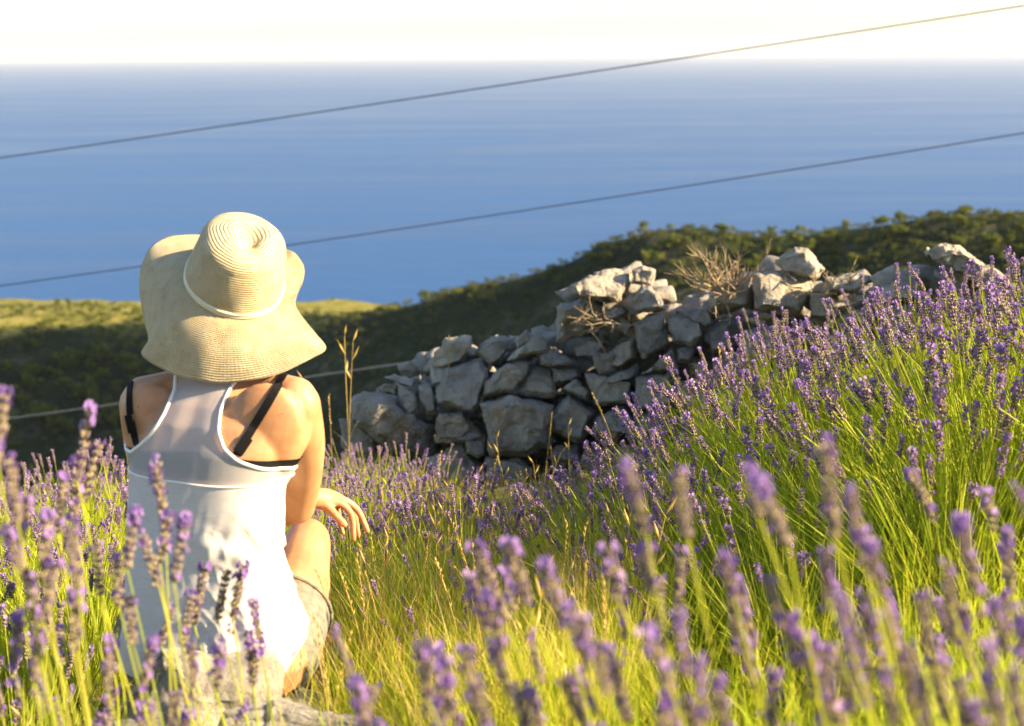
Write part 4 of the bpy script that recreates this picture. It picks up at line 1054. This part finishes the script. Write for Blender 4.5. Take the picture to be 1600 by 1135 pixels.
F = [([(1290, 695, 150), (1330, 765, 95), (1345, 830, 80), (1360, 850, 90), (1290, 860, 90)], 1.15), ([(980, 728, 120), (1060, 735, 110), (1000, 850, 90), (950, 860, 90)], 1.25),
     ([(1185, 755, 110), (1170, 735, 80), (1130, 865, 75), (1140, 880, 110), (1200, 900, 90)], 1.2), ([(1500, 812, 120), (1480, 880, 80), (1440, 930, 90), (1500, 950, 90), (1555, 940, 80), (1590, 760, 75)], 1.15),
     ([(745, 858, 130), (795, 852, 100), (850, 880, 110), (760, 930, 100), (735, 900, 95)], 1.3), ([(660, 1008, 110), (690, 1030, 100), (770, 1005, 90), (745, 1065, 90), (810, 1080, 90)], 1.15),
     ([(890, 945, 80), (910, 965, 90), (930, 1000, 100), (880, 1060, 90), (960, 1040, 90)], 1.15), ([(1015, 990, 110), (1060, 960, 100), (1090, 1030, 100), (1040, 1080, 90), (1120, 1060, 90)], 1.1),
     ([(1230, 960, 100), (1260, 1000, 100), (1310, 930, 90), (1330, 1010, 100), (1210, 1050, 90), (1290, 1060, 90)], 1.1), ([(1390, 960, 100), (1420, 1010, 100), (1380, 1050, 90), (1460, 1030, 100), (1500, 1060, 90)], 1.1),
     ([(1545, 1010, 100), (1580, 1050, 100), (1560, 1090, 90), (1520, 1100, 90), (1595, 960, 90)], 1.05), ([(585, 1072, 80), (560, 1100, 70)], 1.35), ([(1420, 735, 90), (1570, 850, 80), (1540, 770, 60)], 1.6),
     ([(243, 722, 115), (262, 806, 75), (290, 808, 100), (222, 835, 90), (210, 800, 90), (183, 862, 85), (150, 850, 80)], 1.75), ([(380, 885, 95), (355, 890, 90), (320, 885, 100), (300, 930, 80), (395, 940, 70), (390, 985, 70), (405, 1010, 65), (270, 950, 60)], 1.95),
     ([(140, 640, 110), (155, 690, 100), (120, 720, 100), (100, 745, 90)], 1.9), ([(5, 615, 110), (15, 720, 100), (40, 780, 90), (75, 805, 100), (45, 900, 90), (10, 830, 90)], 1.5), ([(110, 820, 100), (85, 880, 90), (30, 960, 90), (120, 925, 90), (60, 985, 80)], 1.45),
     ([(240, 1000, 85), (300, 1005, 70), (345, 1010, 70), (275, 1080, 70), (200, 930, 80), (170, 1000, 80)], 1.6)]
for i, (it, dist) in enumerate(F): traced_plant(it, dist, 'front', i + 1)
# more plants filling the near edge, low
for k in range(120):
    y = rg.uniform(.95, 1.55); x = rg.uniform(-.02, .42 * y + .1)
    g = ground(x, y); d = ray(800 + x / y * FPX, 0); lim = np.interp(800 + x / y * FPX, [650, 760, 900, 1100, 1600], [1080, 1000, 930, 880, 860]); dd = ray(800 + x / y * FPX, lim)
    hs = CAM.z + dd.z / dd.y * y - g
    if hs < .22 or any((a - x) ** 2 + (b - y) ** 2 < .03 for a, b in placed): continue
    placed.append((x, y)); sc = min(1.0, hs / .56); lavender(x, y, .8, sc, 'front', True, -R(rg.uniform(4, 14)), SPARSE)
print('spikes', n_spk, 'plants', len(placed) + len(F))

# ------------------------------------------------------------------ grasses
def blades(name, n, region, Lr, wr, mat, lean, seed, label, cat):
    rg = np.random.default_rng(seed); xy = region(rg, n); n = len(xy); x, y = xy[:, 0], xy[:, 1]; z = ground_np(x, y) - .01
    a = rg.uniform(0, 6.28, n); ln = np.abs(rg.normal(0, lean, n)); L = rg.uniform(*Lr, n); wd = rg.uniform(*wr, n) * .5; g = rg.uniform(0, 6.28, n)
    d = np.c_[np.cos(a) * np.sin(ln) - .10, np.sin(a) * np.sin(ln), np.cos(ln)]; s_ = np.c_[np.cos(g), np.sin(g), np.zeros(n)]
    bend = np.c_[np.cos(a), np.sin(a), -.4 * np.ones(n)] * rg.uniform(.05, .5, n)[:, None]
    p = np.c_[x, y, z]; vs = []
    for i, k in enumerate((1, .9, .65, 0)):
        if i: p = p + d * (L / 3)[:, None]; d = d + bend * .5; d /= np.linalg.norm(d, axis=1)[:, None]
        if k: vs += [p - s_ * (wd * k)[:, None], p + s_ * (wd * k)[:, None]]
        else: vs.append(p)
    V = np.stack(vs, 1).reshape(-1, 3); b = np.arange(n) * 7
    T = np.concatenate([np.stack([b + q for q in tri], 1) for tri in ((0, 1, 3), (0, 3, 2), (2, 3, 5), (2, 5, 4), (4, 5, 6))])
    o = add(name, mesh_np(name, V, T, [mat])); tag(o, label, cat, kind='stuff')
def clear_rocks(x, y): return ~(((np.abs(x + .60) < .26) & (np.abs(y - 2.70) < .22)))
def reg_path(rg, n):
    y = rg.uniform(2.1, 5.2, n); x0 = np.interp(y, [1.3, 2.2, 3.0, 4.0, 5.2], [-.5, -.42, -.45, -.45, -.5]); x1 = np.interp(y, [1.3, 2.2, 3.0, 4.0, 5.2], [.02, .18, .36, .30, .15])
    x = x0 + (x1 - x0) * rg.uniform(0, 1, n); k = clear_rocks(x, y) & ~((abs(x + .35) < .2) & (abs(y - 2.3) < .10)) & ~((abs(x + .52) < .17) & (y > 2.9) & (y < 3.35)); return np.c_[x, y][k]
def reg_all(rg, n):
    y = rg.uniform(.9, 6.6, n) ** 1.0; x = rg.uniform(-.43, .43, n) * (y + .6); k = clear_rocks(x, y) & ~((x > -1.0) & (x < -.1) & (y > 1.2) & (y < 2.62)) & ~((abs(x + .58) < .36) & (y > 2.4) & (y < 3.4)) & ~((y > 5.4) & (x > -1.1) & (x < .9))
    return np.c_[x, y][k]
def reg_seat(rg, n):
    x = rg.uniform(-1.05, -.18, n); y = rg.uniform(2.0, 2.5, n); return np.c_[x, y]
blades('grass', 26000, reg_all, (.10, .34), (.0022, .004), M['grass'], .30, 1, 'green grass blades between the lavender plants', 'grass')
blades('meadow_grass', 21000, reg_path, (.12, .34), (.0018, .0034), M['grass'], .22, 2, 'yellow green grass strip beside the seated person', 'grass')
blades('dry_grass', 5500, reg_path, (.14, .40), (.0014, .0026), M['dry'], .25, 3, 'fine golden dry grass beside the seated person', 'grass')
blades('straw_grass', 900, reg_seat, (.06, .22), (.0014, .0026), M['dry'], .35, 4, 'short straw coloured grass around the pale rocks', 'grass')
# single golden grass stalks with seed heads
def seed_stalk(seed, L=.5):
    rg = np.random.default_rng(seed); a = Acc(); bx_, by_ = rg.normal() * .10, rg.normal() * .06
    path = [Vector((bx_ * t_ * t_ * L, by_ * t_ * t_ * L, t_ * L)) for t_ in np.linspace(0, 1, 7)]
    v, f = tube(path, np.linspace(.0015, .0008, 7), 4); a.add(v, f)
    kind = seed % 3; n = [9, 16, 3][kind]
    for i in range(n):
        t_ = 1 - i / n * [.28, .2, .35][kind]; p = path[-1].lerp(path[-3], (1 - t_) * 3.0); g = rg.uniform(0, 6.28); sp_ = [.35, .2, .5][kind]
        d = Vector((math.cos(g) * sp_ + bx_, math.sin(g) * sp_, 1)).normalized(); l = [.016, .010, .05][kind] * rg.uniform(.8, 1.3); wd = [.0026, .0024, .0035][kind]
        s_ = d.cross(Vector((.3, 1, 0))).normalized(); u = s_.cross(d); c = p + d * l * .45
        a.add([p, c + s_ * wd, c + u * wd, c - s_ * wd, c - u * wd, p + d * l], [(0, 1, 2), (0, 2, 3), (0, 3, 4), (0, 4, 1), (5, 2, 1), (5, 3, 2), (5, 4, 3), (5, 1, 4)])
    for q in range(2):
        g = rg.uniform(0, 6.28); p = path[int(rg.integers(1, 4))]; a.add(*leaf_strip(p, Vector((math.cos(g), math.sin(g), 1.6)), (0, 0, 1), rg.uniform(.06, .12), .003, (math.cos(g) * .5, math.sin(g) * .5, -.6), 4))
    return a.mesh('grass_stalk', [M['dry']])
stalk_me = [seed_stalk(i) for i in range(9)]
rg = np.random.default_rng(21)
def put_stalk(x, y, L, lab, grp, kind=None, tilt=0.0):
    o = add('grass_stalk', stalk_me[int(rg.integers(9)) if kind is None else kind], None, (x, y, ground(x, y) - .005)); s_ = L / .5
    o.scale = (max(s_, .9),) * 2 + (s_,); o.rotation_euler = (rg.normal() * .06, tilt + rg.normal() * .10, rg.uniform(0, 6.28)); tag(o, lab, 'grass stalk', grp)
for (px, py, Yd) in [(800, 665, 5.2), (840, 640, 5.4), (770, 700, 5.0), (870, 690, 5.3), (905, 700, 5.3), (700, 740, 4.6), (655, 745, 4.8), (745, 745, 4.9), (940, 700, 5.2), (975, 615, 5.6), (860, 755, 4.8), (720, 765, 4.6), (830, 700, 5.2), (680, 770, 4.5),
                     (590, 690, 5.8), (1150, 545, 4.9), (920, 745, 4.9), (780, 760, 4.7), (1000, 690, 5.2), (640, 790, 4.4), (893, 665, 5.4), (815, 745, 4.8)]:
    p = P(px, py, Yd); L = p.z - ground(p.x, p.y)
    put_stalk(p.x, p.y, L, 'golden dry grass stalk with seed head in front of the stone wall', 'dry grass stalks before the wall', None, -.05)
for (px, py, Yd, k) in [(541, 515, 6.6, 2), (535, 530, 6.5, 2), (500, 590, 6.3, 2), (515, 610, 6.3, 0), (680, 520, 6.9, 1)]:
    p = P(px, py, Yd); put_stalk(p.x, p.y, p.z - ground(p.x, p.y), 'tall thin dry grass stalk standing at the low end of the wall', 'tall stalks at the wall end', k)
for k in range(150):
    xy = reg_path(rg, 1)
    if len(xy) == 0 or xy[0][1] < 1.7: continue
    x, y = xy[0]; px, py = pix((x, y, ground(x, y) + .42))
    put_stalk(x, y, rg.uniform(.24, .44), 'golden grass stalk in the grassy strip beside the seated person', 'grass stalks in the strip')
for k in range(16):
    put_stalk(rg.uniform(-1.0, -.3), rg.uniform(2.0, 2.45), rg.uniform(.16, .32), 'short dry grass stalk growing beside the pale rocks', 'grass stalks by the rocks')

# dry twigs on the wall
def dry_shrub(cx, cy, Yd, n, Lr, seed, lab, upw=.5):
    rg = np.random.default_rng(seed); c = P(cx, cy, Yd); root = empty('dry_shrub', c); tag(root, lab, 'shrub', 'dead shrubs on the wall')
    for i in range(n):
        a = Acc(); g = rg.uniform(0, 6.28); d = Vector((math.cos(g) * 1.1, math.sin(g) * .6, rg.normal() * .5 + upw)).normalized(); L = rg.uniform(*Lr); p = Vector((rg.normal() * .06, rg.normal() * .04, rg.normal() * .02)); path = [p]
        for q in range(5):
            d = (d + Vector((rg.normal(), rg.normal(), rg.normal() + .25)) * .22).normalized(); p = p + d * L / 5; path.append(p)
        v, f = tube(path, np.linspace(.005, .0016, 6) * rg.uniform(.6, 1.1), 5); a.add(v, f)
        for q in range(3):
            b = path[int(rg.integers(2, 5))]; e = (d + Vector((rg.normal(), rg.normal(), rg.normal())) * .6).normalized(); v, f = tube([b, b + e * L * .15, b + e * L * .3 + Vector((0, 0, .01))], [.002, .0015, .0008], 4); a.add(v, f)
        add('twig', a.mesh('twig', [M['twig']]), root)
dry_shrub(1130, 452, wallY(1130) - .02, 46, (.10, .26), 1, 'grey dead thorny shrub sprawling on the wall top', .55)
dry_shrub(1300, 450, wallY(1300) - .05, 20, (.06, .14), 2, 'small dead twigs beside the pointed stone on the wall', .3)
dry_shrub(935, 505, wallY(935) - .14, 16, (.12, .22), 3, 'bleached dead roots hanging between wall stones', -.1)

# ------------------------------------------------------------------ haze over the sea
bm = bmesh.new(); bmesh.ops.create_cube(bm, size=1.0)
top_z, bot_z = 298.0, SEA - 6.0
for v in bm.verts: v.co = Vector((v.co.x * 126000, v.co.y * 126000, top_z if v.co.z > 0 else bot_z))
me = bpy.data.meshes.new('haze'); bm.to_mesh(me); bm.free()
m = bpy.data.materials.new('sea_haze'); m.use_nodes = True; t_ = m.node_tree; t_.nodes.clear()
pv = t_.nodes.new('ShaderNodeVolumePrincipled'); pv.inputs['Color'].default_value = (.86, .90, .96, 1); pv.inputs['Density'].default_value = 2.1e-5; pv.inputs['Anisotropy'].default_value = .2
mo = t_.nodes.new('ShaderNodeOutputMaterial'); t_.links.new(pv.outputs[0], mo.inputs['Volume']); me.materials.append(m)
o = add('haze', me); tag(o, 'pale sea haze fading the horizon', 'haze', kind='stuff')
